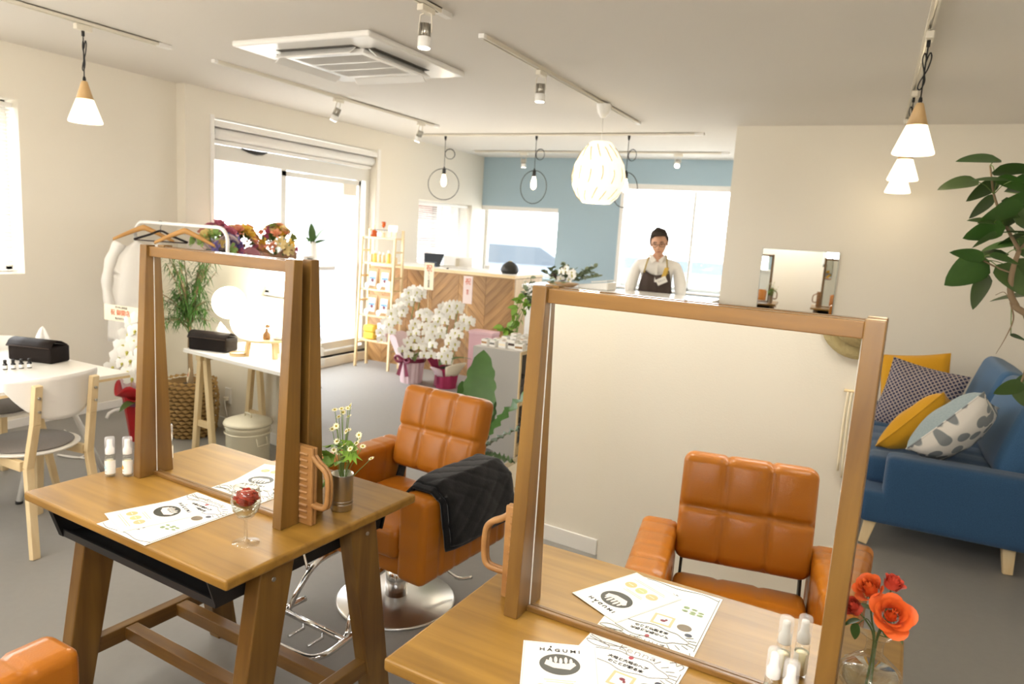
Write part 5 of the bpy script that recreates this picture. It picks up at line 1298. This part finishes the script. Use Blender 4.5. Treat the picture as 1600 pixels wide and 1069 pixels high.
    for k in range(260):
        a = rn.uniform(0, 6.28); ph = rn.uniform(1.05 if math.sin(a) < -.2 else .4, 1.5); b = Vector((.08*math.cos(ph)*math.cos(a), .1*math.cos(ph)*math.sin(a), .125*math.sin(ph)))
        d = (b.normalized()+Vector((rn.uniform(-.6, .6), .1, .5))).normalized(); p = P(*b); q = P(*(b+d*rn.uniform(.02, .036))); hm.tube([p, q], [.007, .0012], 4)
    for k in range(0, 26, 2):
        x = -.066+k*.0053; z0 = .106-.35*x*x/.07; hm.tube([P(x*.95, -.075+x*x*6, z0+.012), P(x+.006, -.098+x*x*7, z0-.006), P(x+.016, -.094+x*x*7, z0-.008-.012*abs(math.sin(k*1.7)))], [.008, .006, .0012], 4)
    ob('hair', hm, 'hair', t)
    # shirt over the torso and arms
    sp = [(p[0], p[1], p[2], (p[3][0]+.016, p[3][1]+.016) if isinstance(p[3], tuple) else p[3]+.016) for p in body[:4]]; sp[0] = (0, 0, .86, (.165, .125)); sp.append((0, -.105, 1.375, (.085, .07))); se = [(0, 1), (1, 2), (2, 3), (3, 4)]
    for s in (-1, 1):
        i = len(sp); sp += [(s*.178, -.085, 1.318, .072), (s*.22, -.10, 1.19, .064), (s*.24, -.12, 1.06, .056), (s*.232, -.165, .94, .045)]; se += [(3, i), (i, i+1), (i+1, i+2), (i+2, i+3)]
    ob('shirt', skin_mesh(sp, se, 2), 'cotton', t)
    c = M()
    for s in (-1, 1): c.add([(s*.01, -.185, 1.36), (s*.062, -.15, 1.415), (s*.07, -.10, 1.425), (s*.075, -.12, 1.375), (s*.045, -.19, 1.335)], [(0, 1, 2, 3, 4)])
    ob('collar', c, 'cotton', t, solid=.006); 
    b = M()
    for z in (1.32, 1.26, 1.2): b.lathe([(.005, 0), (0, .002)], 8, c=(0, -.2, z))
    ob('shirt_placket', M().box((0, -.196, 1.24), (.022, .008, .17)), 'cotton', t)
    tp = [(0, 0, .95, (.155, .118))]; te = []
    for s in (-1, 1): i = len(tp); tp += [(s*.09, 0, .85, .1), (s*.1, -.02, .48, .074), (s*.1, .01, .06, .06)]; te += [(0, i), (i, i+1), (i+1, i+2)]
    ob('trousers', skin_mesh(tp, te, 2), 'trouser', t)
    for s in (-1, 1): ob('shoe', M().rbox((s*.1, -.06, .04), (.09, .27, .08), .035, (3, 5, 3)), 'dark', t)
    def ap(u, v):
        a = (u-.5)*2; z = .45+.77*v; top = v**3; w = .21*(1-.45*max(0, (v-.55)/.45)); x = a*w; yb = -.145-.06*max(0, min(1, (z-.9)/.35))-.02*math.sin(z*9); y = yb+.35*(x*x)/.12*.35+.006*math.sin(a*9+v*4); z2 = z+.05*a*a*(v > .8)*1
        return (x, y-.02, z2)
    ob('apron', M().grid(ap, 18, 20), 'apron', t, solid=.004)
    for s in (-1, 1): ob('apron_strap', M().tube([(s*.11, -.235, 1.24), (s*.095, -.225, 1.32), (s*.08, -.13, 1.405), (s*.05, -.05, 1.4)], [.008]*4, 6), 'khaki', t)
    ob('scissor_pouch', M().hexa([(.085+a*.02+.012*e, -.243+b*.012, 1.255+e*.045) for a in (-1, 1) for b in (-1, 1) for e in (-1, 1)]), plain('yellow_cord', '#C9A548', .7), t, bev=.004)
    n = ob('name_tag', M().box((0, 0, 0), (.095, .004, .06)), 'paper', t, loc=(.06, -.256, 1.175), rot=(0, R(-28), 0))
    text('スタッフ', .018, 'ink', 'tag_writing', n, (0, -.003, 0), (PI/2, 0, 0))
man()

# ------------------------------------------------------------ wall mirror, sofa, cushions, tree
t = thing('wall_mirror', 'small frameless mirror on the wall right of the back window', 'mirror', (-.54, 6.455, 1.24))
ob('mirror_panel', M().box((0, -.008, 0), (.594, .006, .59)), 'mirror', t); e = M()
for s in (-1, 1): e.box((s*.298, -.008, 0), (.003, .008, .595)); e.box((0, -.008, s*.296), (.599, .008, .003))
ob('polished_edge', e, 'edge', t)

def sofa():
    t = thing('blue_sofa', 'blue fabric sofa with pale tapered wooden legs', 'sofa', (.58, 5.15, 0))
    ob('frame', M().rbox((-.01, 0, .225), (.92, 2.1, .17), .025, (4, 6, 2)), 'sofa', t)
    for s in (-1, 1): ob('arm', M().rbox((.02, s*.97, .325), (.80, .17, .37), .035, (6, 3, 5)), 'sofa', t)
    ob('back_frame', M().rbox((.40, 0, .46), (.14, 2.08, .58), .04, (3, 6, 5)), 'sofa', t)
    for k, y in enumerate((-.44, .44)):
        d = lambda q, n: (.012*(1-(q.x/.35)**2)*(1-(q.y/.43)**2)+seam(q.y, [-.21, 0, .21], .012, .03)) if n.z > .4 else 0
        ob('seat_cushion', M().rbox((-.10, y, .375), (.76, .865, .15), .045, (14, 26, 4), d), 'sofa', t)
        rot = Matrix.Rotation(R(16), 3, 'Y'); d2 = lambda q, n: .04*(1-(q.y/.43)**2)*(1-(q.z/.26)**2)*(1 if abs(n.x) > .5 else 0)
        ob('back_cushion', M().rbox((.24, y, .66), (.15, .84, .46), .06, (4, 12, 12), d2, rot=rot), 'sofab', t)
    for sx in (-1, 1):
        for sy in (-1, 1): ob('leg', M().bar((-.10+sx*.31, sy*.95, .145), (-.11+sx*.33, sy*.985, 0), .062, .062, upv=(1, 0, 0), w2=.042, h2=.042), 'birch', t, bev=.004)
sofa()
def pillow_mesh(w, h, T, side=0, pinch=.12):
    m = M(); n = 18
    def fn(u, v, s):
        a, b = 2*u-1, 2*v-1; e = max(0, (1-a*a)*(1-b*b))**.42
        x = a*w/2*(1-pinch*(1-b*b)*abs(a)**3*.6); z = b*h/2*(1-pinch*(1-a*a)*abs(b)**3*.6)
        return (x, s*T/2*e+.004*math.sin(a*7+b*5)*e, z)
    if side <= 0: m.grid(lambda u, v: fn(u, v, -1), n, n)
    if side >= 0: m.grid(lambda u, v: fn(1-u, v, 1), n, n)
    return m
def pillow(label, mats, loc, rot, w=.45, h=.45, T=.16):
    t = thing('cushion', label, 'cushion', loc, 0, 'loose cushions on the blue sofa'); t.rotation_euler = rot
    if isinstance(mats, (tuple, list)): ob('front_cover', pillow_mesh(w, h, T, -1), mats[0], t); ob('back_cover', pillow_mesh(w, h, T, 1), mats[1], t)
    else: ob('cover', pillow_mesh(w, h, T), mats, t)
    pp = []
    for k in range(40):
        a = k/40*4; s = int(a); q = a-s; c = [(-1, -1), (1, -1), (1, 1), (-1, 1), (-1, -1)]; x = c[s][0]+(c[s+1][0]-c[s][0])*q; y = c[s][1]+(c[s+1][1]-c[s][1])*q
        pp.append((x*w/2*(1-.072*(1-y*y)*abs(x)**3), 0, y*h/2*(1-.072*(1-x*x)*abs(y)**3)))
    ob('piping', M().tube(pp, .004, 5, closed=True), mats if not isinstance(mats, (tuple, list)) else mats[0], t); return t
def basis(o, ex, en):
    ex = Vector(ex).normalized(); en = Vector(en); en = (en-ex*en.dot(ex)).normalized(); ez = ex.cross(-en); 
    m = Matrix((ex, -en, ez)).transposed(); o.rotation_euler = m.to_euler()
def lattice():
    m, t, b = nt('navy_lattice_print'); setp(b, Roughness=.9); tc = t.nodes.new('ShaderNodeTexCoord'); mp = t.nodes.new('ShaderNodeMapping'); mp.inputs['Rotation'].default_value = (0, R(45), 0); mp.inputs['Scale'].default_value = (48, 48, 48)
    v = t.nodes.new('ShaderNodeTexVoronoi'); v.inputs['Randomness'].default_value = 0; v.inputs['Scale'].default_value = 1; v.distance = 'CHEBYCHEV'; r = t.nodes.new('ShaderNodeValToRGB'); r.color_ramp.elements[0].position = .33; r.color_ramp.elements[1].position = .38; r.color_ramp.elements[0].color = (*lin('#2F3350'), 1); r.color_ramp.elements[1].color = (*lin('#A99C98'), 1)
    sp = t.nodes.new('ShaderNodeSeparateXYZ'); cb = t.nodes.new('ShaderNodeCombineXYZ')
    t.links.new(tc.outputs['Object'], mp.inputs[0]); t.links.new(mp.outputs[0], sp.inputs[0]); t.links.new(sp.outputs[0], cb.inputs[0]); t.links.new(sp.outputs[2], cb.inputs[1]); t.links.new(cb.outputs[0], v.inputs['Vector']); t.links.new(v.outputs['Distance'], r.inputs[0]); t.links.new(r.outputs[0], b.inputs['Base Color']); return m
def dots():
    m, t, b = nt('grey_dot_print'); setp(b, Roughness=.9); tc = t.nodes.new('ShaderNodeTexCoord'); sp = t.nodes.new('ShaderNodeSeparateXYZ'); cb = t.nodes.new('ShaderNodeCombineXYZ'); v = t.nodes.new('ShaderNodeTexVoronoi'); v.inputs['Scale'].default_value = 12; v.inputs['Randomness'].default_value = .75; v.feature = 'F1'; v.voronoi_dimensions = '2D'
    r = t.nodes.new('ShaderNodeValToRGB'); r.color_ramp.elements[0].position = .36; r.color_ramp.elements[1].position = .40; r.color_ramp.elements[0].color = (*lin('#8A9092'), 1); r.color_ramp.elements[1].color = (*lin('#E6E2DA'), 1)
    t.links.new(tc.outputs['Object'], sp.inputs[0]); t.links.new(sp.outputs[0], cb.inputs[0]); t.links.new(sp.outputs[2], cb.inputs[1]); t.links.new(cb.outputs[0], v.inputs['Vector']); t.links.new(v.outputs['Distance'], r.inputs[0]); t.links.new(r.outputs[0], b.inputs['Base Color']); return m
basis(pillow('mustard yellow cushion at the back, behind the navy lattice cushion', 'mustard', (.37, 5.62, .665), (0, 0, 0), .44, .44, .14), (1, -.1, .16), (-.25, -1, .3))
basis(pillow('navy and grey lattice-patterned cushion standing on the sofa', lattice(), (.38, 5.25, .63), (0, 0, 0), .46, .46, .15), (1, -.35, -.12), (-.6, -1, .45))
basis(pillow('mustard yellow cushion in front, beside the two-tone cushion', 'mustard', (.36, 4.66, .585), (0, 0, 0), .46, .36, .19), (.60, .02, .74), (.74, -.42, -.35))
basis(pillow('two-tone cushion, grey-blue and white with grey dots, on the sofa arm', (dots(), fabric('grey_blue_slub', '#8FA0A6', '#A9B7BA', 120)), (.49, 4.33, .665), (0, 0, 0), .46, .36, .22), (.62, .05, .72), (.72, -.45, -.45))

def fig_tree():
    t = thing('fig_tree', 'fig tree with thin curved trunk and broad green leaves at the right edge', 'tree', (1.1, 3.55, 0))
    o0 = Vector((1.1, 3.55, 0)); L = lambda *p: Vector(p)-o0
    ob('pot', M().lathe([(.12, 0), (.15, .02), (.17, .3), (.16, .3), (.15, .26), (0, .26)], 28, cap=False), plain('pot_white', '#DAD6CE', .6), t); ob('soil', M().lathe([(.15, .26), (0, .27)], 18), 'soil', t)
    m = M(); P = spline([(0, 0, .25), (.04, .02, .6), (-.05, .05, .95), (-.25, .12, 1.22), L(.605, 3.68, 1.34), L(.572, 3.7, 1.37), L(.545, 3.7, 1.43), L(.542, 3.7, 1.52), L(.553, 3.7, 1.60)], 6); m.tube(P, [.02-.011*i/len(P) for i in range(len(P))], 10)
    m.tube(spline([L(.553, 3.7, 1.60), L(.515, 3.7, 1.66), L(.47, 3.7, 1.74), L(.43, 3.7, 1.83), L(.40, 3.7, 1.95)], 5), [.008-.0045*i/20 for i in range(21)], 8)
    m.tube(spline([L(.553, 3.7, 1.60), L(.60, 3.74, 1.68), L(.62, 3.78, 1.8), L(.60, 3.8, 1.9)], 5), .0055, 8)
    m.tube(spline([L(.548, 3.7, 1.50), L(.49, 3.72, 1.52), L(.43, 3.74, 1.55)], 5), .004, 6); m.tube(spline([L(.6, 3.7, 1.345), L(.66, 3.74, 1.2), L(.64, 3.72, 1.0)], 5), .004, 6)
    ob('trunk', m, 'bark', t)
    r = M(); r.tube(spline([L(.547, 3.66, 1.38), L(.566, 3.65, 1.31), L(.55, 3.65, 1.23), L(.525, 3.65, 1.155)], 5), [.004-.003*i/15 for i in range(16)], 5); r.tube(spline([L(.547, 3.66, 1.38), L(.52, 3.66, 1.42), L(.49, 3.66, 1.405)], 4), .0015, 5); ob('hanging_root', r, 'bark', t)
    D = [(0.284, 3.585, 1.861, 0.135, -170), (0.358, 3.719, 1.98, 0.155, 178), (0.486, 3.643, 1.928, 0.149, 10), (0.391, 3.746, 1.847, 0.125, -150), (0.398, 3.755, 1.777, 0.119, -140), (0.438, 3.509, 1.741, 0.146, -160), (0.379, 3.486, 1.707, 0.091, 170), (0.548, 3.848, 1.771, 0.148, -30), (0.403, 3.594, 1.667, 0.134, -165), (0.407, 3.583, 1.633, 0.094, -150), (0.521, 3.918, 1.708, 0.116, -20), (0.528, 3.687, 1.677, 0.122, 10), (0.536, 3.848, 1.639, 0.128, -160), (0.369, 3.69, 1.569, 0.119, 165), (0.445, 3.761, 1.574, 0.148, -175), (0.486, 3.546, 1.561, 0.099, -10), (0.379, 3.759, 1.493, 0.171, -145), (0.453, 3.862, 1.406, 0.146, -110), (0.551, 3.71, 1.475, 0.158, -40), (0.559, 3.806, 1.396, 0.127, -170), (0.614, 3.775, 1.225, 0.056, -10), (0.568, 3.508, 1.034, 0.099, -155), (0.649, 3.814, 1.02, 0.093, -140), (0.653, 3.74, 0.978, 0.091, -60), (0.49, 3.613, 1.866, 0.139, -20), (0.394, 3.494, 1.874, 0.135, 175), (0.573, 3.861, 1.856, 0.154, 0), (0.577, 3.688, 1.725, 0.148, -15), (0.618, 3.796, 1.608, 0.139, -30), (0.634, 3.867, 1.497, 0.156, -20), (.50, 3.60, 1.80, .15, -165), (.53, 3.74, 1.78, .15, 200), (.47, 3.66, 1.70, .13, -150), (.58, 3.62, 1.66, .15, 170), (.50, 3.80, 1.62, .13, 190), (.56, 3.66, 1.90, .15, 185)]
    rn = random.Random(8); tw = M(); spine = [L(.545, 3.7, 1.45), L(.553, 3.7, 1.60), L(.47, 3.7, 1.74), L(.43, 3.7, 1.83), L(.40, 3.7, 1.95), L(.62, 3.78, 1.8), L(.43, 3.74, 1.55), L(.64, 3.72, 1.0)]
    for x, y, z, l, a in D:
        a = R(a); d = Vector((math.cos(a), rn.uniform(-.35, .35), math.sin(a))).normalized(); c = L(x, y, z); b = c-d*l*.5
        q = min(spine, key=lambda s: (s-b).length); tw.tube(spline([q, (q+b)/2+Vector((0, 0, .01)), b], 4), .002, 5)
        flat_ = abs(math.sin(a)) < .2
        l *= 1.15; b = c-d*l*.5; o = ob('leaf', leafmesh(l, l*rn.uniform(.68, .86), .12, .12, 9, 'heart'), rn.choice(['leafdk', 'leafdk', 'leaf']), t); orient(o, b, d, rn.uniform(-.3, .3)+(-.25 if flat_ else .75))
    stuff(ob('leaf_stalks', tw, 'stem', t))
fig_tree()

# ------------------------------------------------------------ display table by the entrance with bouquets
def entrance_table():
    t = thing('display_table', 'white display table by the entrance wall, behind the left mirror', 'table', (-4.72, 4.66, 0))
    ob('tabletop', M().box((0, 0, 1.10), (.42, 1.28, .03)), 'white', t, bev=.003)
    for sx in (-1, 1):
        for sy in (-1, 1): ob('leg', M().bar((sx*.17, sy*.40-.1, 1.09), (sx*.18, sy*.40-.1, 0), .035, .035, upv=(1, 0, 0)), 'white', t, bev=.003)
    for sx in (-1, 1): ob('apron_rail', M().box((sx*.17, 0, 1.05), (.02, .8, .06)), 'white', t)
    rn = random.Random(31)
    blm = M()
    for k in range(12):
        a = k*2.4; rr = .012+.022*k/12; tilt = .5+k/12*.9; d = Vector((math.cos(a), math.sin(a), 0)); s = Vector((-math.sin(a), math.cos(a), 0))
        b = d*rr*.4; p = d*rr*(.4+math.sin(tilt))+Vector((0, 0, .03*math.cos(tilt*.8))); blm.add([b-s*.006, b+s*.006, p+s*.012, p+d*.005+Vector((0, 0, .002)), p-s*.012], [(0, 1, 2, 3, 4)])
    def bouquet(label, y, x, cols, wrap, wm, s=1.0, z=1.1155):
        b = thing('bouquet', label, 'bouquet', (x, y, z), 0, 'bouquets by the entrance')
        if wrap == 'pot': ob('pot', M().lathe([(.06, 0), (.065, .01), (.085, .14), (.08, .14), (0, .12)], 22, cap=False), wm, b)
        def w(u, v):
            a = 2*PI*u; r = .05+.12*v**1.6*(1+.16*math.sin(3*a+1)+.08*math.sin(7*a)); zz = (.0 if wrap != 'pot' else .1)+(.15+.035*math.sin(4*a+2))*v-.05*max(0, v-.75)*4*(1+math.sin(3*a))*.5; return (r*math.cos(a), r*math.sin(a), max(zz, .001))
        ob('paper_wrap', M().grid(w, 48, 10, cu=True), wm if wrap != 'pot' else 'pinkw', b, solid=.002)
        lf = mesh('bouquet_leaf', leafmesh(.09, .03, .3, .15, 5)); lf.materials.append(MT['leafdk']); st = M(); bl = {}
        for k in range(46):
            a = rn.uniform(0, 6.28); e = rn.uniform(-.05, 1.45); d = Vector((math.cos(a)*math.cos(e), math.sin(a)*math.cos(e), math.sin(e))); p = Vector((0, 0, .14))+Vector((d.x*.17, d.y*.17, d.z*.2))*s*rn.uniform(.8, 1.05)
            st.tube([(0, 0, .05), p], .002, 5)
            c = rn.choice(cols)
            if c not in bl: bl[c] = blm_copy(c)
            o = ob('flower', bl[c], None, b); o.location = p; o.rotation_mode = 'QUATERNION'; o.rotation_quaternion = d.to_track_quat('Z', 'Y'); o.scale = (rn.uniform(1.0, 1.6),)*3
            if k % 2 == 0: orient(ob('leaf', lf, None, b), p*.75, d+Vector((rn.uniform(-.6, .6), rn.uniform(-.6, .6), 0)), rn.uniform(-1, 1))
        ob('stems', st, 'stem', b)
    def blm_copy(c):
        me = mesh('blossom', blm); me.materials.append(plain('blossom_'+c[1:], c, .6)); return me
    bouquet('bouquet with dark blue and red blossoms in a grey pot by the entrance', 4.12, -4.72, ['#6A5CA0', '#8C80C0', '#D07A90', '#A8C878', '#F0D890', '#EBA898'], 'pot', plain('grey_pot', '#6E6670', .6), .95)
    bouquet('bouquet of salmon and yellow blossoms, middle of three by the entrance', 4.4, -4.78, ['#E08A5E', '#E7C24F', '#EBA084', '#F0E0B0', '#C86B8A'], 'wrap', plain('pink_tissue', '#C98A96', .6), .95)
    bouquet('bouquet of pink and yellow blossoms in brown paper by the entrance', 4.7, -4.66, ['#D86A7C', '#EFC94C', '#F0DDA4', '#C05A86', '#E9A47E', '#8C9E5A'], 'wrap', MT['tanpaper'], 1.0)
    for k, (y, h) in enumerate(((4.28, .12), (4.52, .09), (4.98, .08))):
        b = thing('white_figurine', ['white pointed gift wrap between the first two bouquets', 'small white gift wrap before the brown paper bouquet', 'white crumpled gift wrap right of the brown paper bouquet'][k], 'gift wrap', (-4.57, y, 1.1155), 0, 'white gift wraps')
        ob('wrap', M().grid(lambda u, v: ((.05*(1-v)+.004)*math.cos(2*PI*u)*(1+.3*math.sin(5*2*PI*u+v*3)), (.05*(1-v)+.004)*math.sin(2*PI*u)*(1+.3*math.cos(3*2*PI*u)), h*v), 20, 6, cu=True, smooth=False), 'paper', b); ob('tie', M().lathe([(.018, h*.68), (.02, h*.72), (.018, h*.76)], 12, cap=False), 'cream', b)
    v = thing('white_vase', 'tall white vase with a few long green leaves by the glass door', 'vase', (-4.7, 5.2, 1.1155))
    ob('body', M().lathe([(.035, 0), (.045, .02), (.045, .17), (.03, .21), (.032, .22), (.026, .2), (0, .05)], 24, cap=False), 'whiteg', v)
    for k, (d, l, w_) in enumerate((((-.15, .1, 1), .2, .07), ((.35, .35, .9), .21, .05), ((.5, -.2, .45), .12, .03), ((.6, .3, .3), .13, .03), ((-.4, -.3, .5), .1, .03), ((.2, -.5, .2), .12, .03))): orient(ob('leaf', leafmesh(l, w_, .15, .15, 8), 'leaf', v), (0, 0, .2), d, .3*k)
    b = thing('small_picture_frame', 'small printed card standing at the right end of the display table', 'card', (-4.56, 5.0, 1.1155), R(30)); ob('card', M().box((0, 0, .05), (.1, .004, .09)), 'paper', b); ob('print', M().box((0, -.003, .05), (.07, .001, .05)), 'inkgrey', b)
entrance_table()

# ------------------------------------------------------------ things seen in the mirrors (behind the camera)
def trestle():
    t = thing('trestle_table', 'white-topped trestle table seen in the left desk mirror', 'table', (-3.2, -.13, 0))
    ob('tabletop', M().box((0, 0, .688), (1.5, .52, .024)), 'white', t, bev=.003)
    for x in (-.64, .62):
        h = ob('trestle_beam', M().box((x, 0, .655), (.05, .46, .042)), 'birchx', t, bev=.003)
        for y in (.19, -.19):
            for s in (-1, 1): ob('trestle_leg', M().bar((x+s*.025, y, .67), (x+s*.10, y, 0), .04, .03, upv=(0, 1, 0)), 'birch', t, bev=.003)
            ob('cross_tie', M().box((x, y, .22), (.15, .018, .04)), 'birchx', t)
trestle()
tissue_case('dark leather tissue case on the trestle table, seen in the left mirror', (-3.80, .02, .7005), R(160))
t = thing('globe_lamp', 'large lit white globe lamp on the trestle table, seen in the left mirror', 'lamp', (-3.74, -.22, .7005))
ob('base', M().lathe([(.06, 0), (.065, .01), (.04, .03), (.035, .05)], 22), 'whiteg', t); ob('globe_shade', M().lathe([(.0, .045)]+[(.135*math.sin(q), .17-.125*math.cos(q)) for q in [PI*k/14 for k in range(1, 14)]]+[(0, .295)], 28), 'globe', t)
lamp('globe_glow', 'POINT', (-3.74, -.05, 1.0), 6, (1, .88, .68), .1)
t = thing('round_tray_stool', 'small round wooden tray on three legs on the trestle table', 'tray', (-3.44, -.10, .7005))
ob('tray_top', M().lathe([(.0, .1), (.135, .1), (.14, .104), (.14, .114), (.132, .112), (0, .112)], 32, cap=False), 'birchx', t)
for k in range(3): a = 2.3+k*2.094; ob('leg', M().bar((.1*math.cos(a), .1*math.sin(a), .1), (.115*math.cos(a), .115*math.sin(a), 0), .026, .02, upv=(1, 0, .1)), 'birch', t, bev=.002)
t = thing('oil_burner', 'small glass jar with stopper on the round tray', 'jar', (-3.47, -.13, .813)); ob('jar', M().lathe([(.025, 0), (.028, .004), (.028, .05), (.015, .06)], 16), 'clear', t); ob('stopper', M().lathe([(.014, .058), (.014, .075), (0, .077)], 12), 'ash', t)
t = thing('reed_bottle', 'brown bottle with dark reed on the round tray', 'bottle', (-3.40, -.07, .813)); ob('bottle', M().lathe([(.02, 0), (.022, .01), (.02, .035), (.008, .05), (.008, .065)], 14), 'ash', t); ob('reed', M().tube([(0, 0, .05), (.008, 0, .12), (.0, 0, .15)], .003, 5), 'bark', t)
t = thing('white_stone_dish', 'white dish with stones on the round tray', 'dish', (-3.36, -.13, .813)); ob('dish', M().lathe([(.03, 0), (.045, .012), (.04, .012), (0, .006)], 20, cap=False), 'whiteg', t); ob('stone', M().rbox((0, 0, .018), (.05, .035, .025), .012, (2, 2, 2)), 'white', t)
t = thing('wooden_coaster', 'round wooden coaster at the front of the trestle table', 'coaster', (-3.56, .01, .7005)); ob('disc', M().lathe([(.05, 0), (.052, .004), (.052, .014), (.046, .012), (0, .012)], 28, cap=False), 'birchx', t); ob('rim', M().lathe([(.052, .01), (.054, .014), (.05, .018), (.047, .013)], 28, cap=False), 'ash', t)
def bin_():
    t = thing('pedal_bin', 'cream enamel bin with lid and handle, seen in the left mirror', 'bin', (-3.45, .02, 0))
    c = plain('cream_enamel', '#E9E3CC', .3)
    ob('drum', M().lathe([(.118, 0), (.125, .006), (.128, .27), (.133, .275), (.133, .29), (.128, .295)], 34), c, t); ob('rim', M().lathe([(.133, .245), (.137, .25), (.133, .255)], 34, cap=False), c, t)
    l = ob('lid', M().lathe([(.14, .298), (.143, .306), (.138, .318), (.08, .338), (0, .342)], 34), c, t); ob('lid_handle', M().tube(spline([(-.03, 0, .34), (-.025, 0, .36), (.025, 0, .36), (.03, 0, .34)], 5), .005, 7), c, l)
    for s in (-1, 1): ob('side_handle', M().tube([(s*.13, -.035, .235), (s*.142, -.035, .19), (s*.142, .035, .19), (s*.13, .035, .235)], .004, 6), c, t)
    ob('pedal', M().box((0, .14, .015), (.05, .04, .012)), 'dark', t, bev=.003)
bin_()
def basket_plant():
    t = thing('basket_plant', 'feathery green plant in a woven basket, seen in the left mirror', 'plant', (-4.36, -.17, 0))
    rn = random.Random(14); m = M(); rows = 15; n = 22
    for r in range(rows):
        z = .018+r*.0265; rad = .155+.022*math.sin(PI*r/rows)
        for k in range(n):
            a = 2*PI*(k+.5*(r % 2))/n; d = Vector((math.cos(a), math.sin(a), 0)); s = Vector((-math.sin(a), math.cos(a), 0)); w = rad*PI/n*1.15; o_ = rn.uniform(-.004, .004)
            P = [d*(rad-.006)-s*w+Vector((0, 0, z)), d*(rad+.012+o_)+Vector((0, 0, z-.013)), d*(rad-.006)+s*w+Vector((0, 0, z+.004)), d*(rad+.012+o_)+Vector((0, 0, z+.013)), d*(rad+.018+o_)+Vector((0, 0, z))]
            m.add(P, [(0, 1, 4), (1, 2, 4), (2, 3, 4), (3, 0, 4)], True)
    stuff(ob('basket_weave', m, plain('water_hyacinth', '#B08E58', .8, var=.35, bscale=50), t)); ob('basket_liner', M().lathe([(.14, .0), (.155, .02), (.16, .36), (.14, .38), (.13, .34), (0, .34)], 24, cap=False), plain('basket_inside', '#7A5E38', .9), t); ob('soil', M().lathe([(.14, .34), (0, .36)], 18), 'soil', t)
    tr = M(); tr.tube(spline([(0, 0, .33), (.01, 0, .42), (.0, 0, .62), (.005, 0, .78)], 6), [.022-.012*i/18 for i in range(19)], 10)
    tips = []
    for k in range(34):
        a = rn.uniform(0, 6.28); h = rn.uniform(.7, 1.05); r = rn.uniform(.08, .24); z = rn.uniform(.8, 1.3)
        P = spline([(0, 0, min(h, .78)), (.4*r*math.cos(a), .4*r*math.sin(a), (min(h, .78)+z)/2+.03), (r*math.cos(a), r*math.sin(a), z)], 5); tr.tube(P, [.006-.004*i/len(P) for i in range(len(P))], 5); tips.append(P[3:])
    ob('trunk', tr, 'bark', t)
    lf = M()
    for v_ in range(len(tr.v)): tr.v[v_] = (tr.v[v_][0], max(tr.v[v_][1], -.2), tr.v[v_][2])
    for P in tips:
        for p in P:
            p.y = max(p.y, -.15)
            for q in range(5):
                d = Vector((rn.uniform(-1, 1), rn.uniform(-1, 1) if p.y > -.04 else rn.uniform(-.3, 1), rn.uniform(-.5, .6))).normalized(); l = rn.uniform(.06, .14); s = d.cross(Vector((0, 0, 1))).normalized()*.004; e = Vector((0, 0, -.04))
                lf.add([p, p+d*l*.5+s, p+d*l+e, p+d*l*.5-s], [(0, 1, 2, 3)])
    stuff(ob('needle_leaves', lf, 'leaf', t)); 
    c = ob('gift_card', M().box((0, 0, 0), (.12, .003, .08)), 'papercream', t, loc=(.11, .08, .45), rot=(R(-12), 0, R(-150))); text('御祝', .03, 'inkred', 'card_writing', c, (0, -.002, 0), (PI/2, 0, 0))
basket_plant()
t = thing('wall_socket', 'white wall socket with plug behind the trestle table', 'socket', (-4.28, -.416, .25)); ob('plate', M().box((0, 0, 0), (.07, .008, .115)), 'white', t, bev=.002); ob('plug', M().box((0, .018, -.02), (.03, .03, .025)), 'cream', t, bev=.003); ob('plug_cord', M().tube(spline([(0, .03, -.02), (.04, .05, -.08), (.1, .05, -.2), (.25, .06, -.235)], 6), .003, 5), 'white', t)
t = thing('straw_hat', 'woven straw hat hanging on the wall, seen at the corner of the right mirror', 'hat', (-.165, -.33, 1.285))
ob('crown', M().lathe([(.0, .11), (.05, .105), (.08, .08), (.09, .02), (.092, 0)], 30), plain('straw', '#B9A878', .8, bump=.9, bscale=120, var=.2), t, rot=(R(-90), 0, 0)); ob('brim', M().lathe([(.09, .004), (.12, .002), (.14, .008)], 34, cap=False), plain('straw_brim', '#C4B484', .8, bump=.9, bscale=120), t, rot=(R(-90), 0, 0), solid=.003)
t = thing('cream_macrame', 'cream fringed hanging on the wall below the straw hat', 'wall hanging', (-.10, -.325, 1.0)); ob('rod', M().cyl((-.09, 0, .02), (.09, 0, .02), .006, seg=8), 'birchx', t)
for k in range(12): ob('fringe_strand', M().tube(spline([(-.075+k*.0136, 0, .02), (-.077+k*.0136, .006, -.1), (-.075+k*.0136+.004*math.sin(k*2), .004, -.3-.05*math.sin(k*.5))], 5), .005, 5), 'papercream', t)
t = thing('blue_vase', 'small blue glass vase on the sill of the window behind the camera', 'vase', (-.6, -.45, 1.271)); ob('body', M().lathe([(.03, 0), (.055, .02), (.055, .06), (.025, .09), (.018, .12), (.024, .14), (.02, .135), (0, .02)], 22, cap=False), plain('blue_glass', '#24428E', .15), t); ob('stopper', M().rbox((0, 0, .155), (.03, .03, .03), .012, (2, 2, 2)), plain('blue_stopper', '#2C4C9C', .2), t)
for x, y, w in ((.105, .6, 12), (-1.2, .1, 18), (-2.6, .4, 20), (-4.03, .9, 8)): lamp('pendant_or_fill_lamp', 'POINT', (x, y, 2.1), w, (1, .94, .86), .12)  # added fill lamps to brighten the near end; no pendants hang here
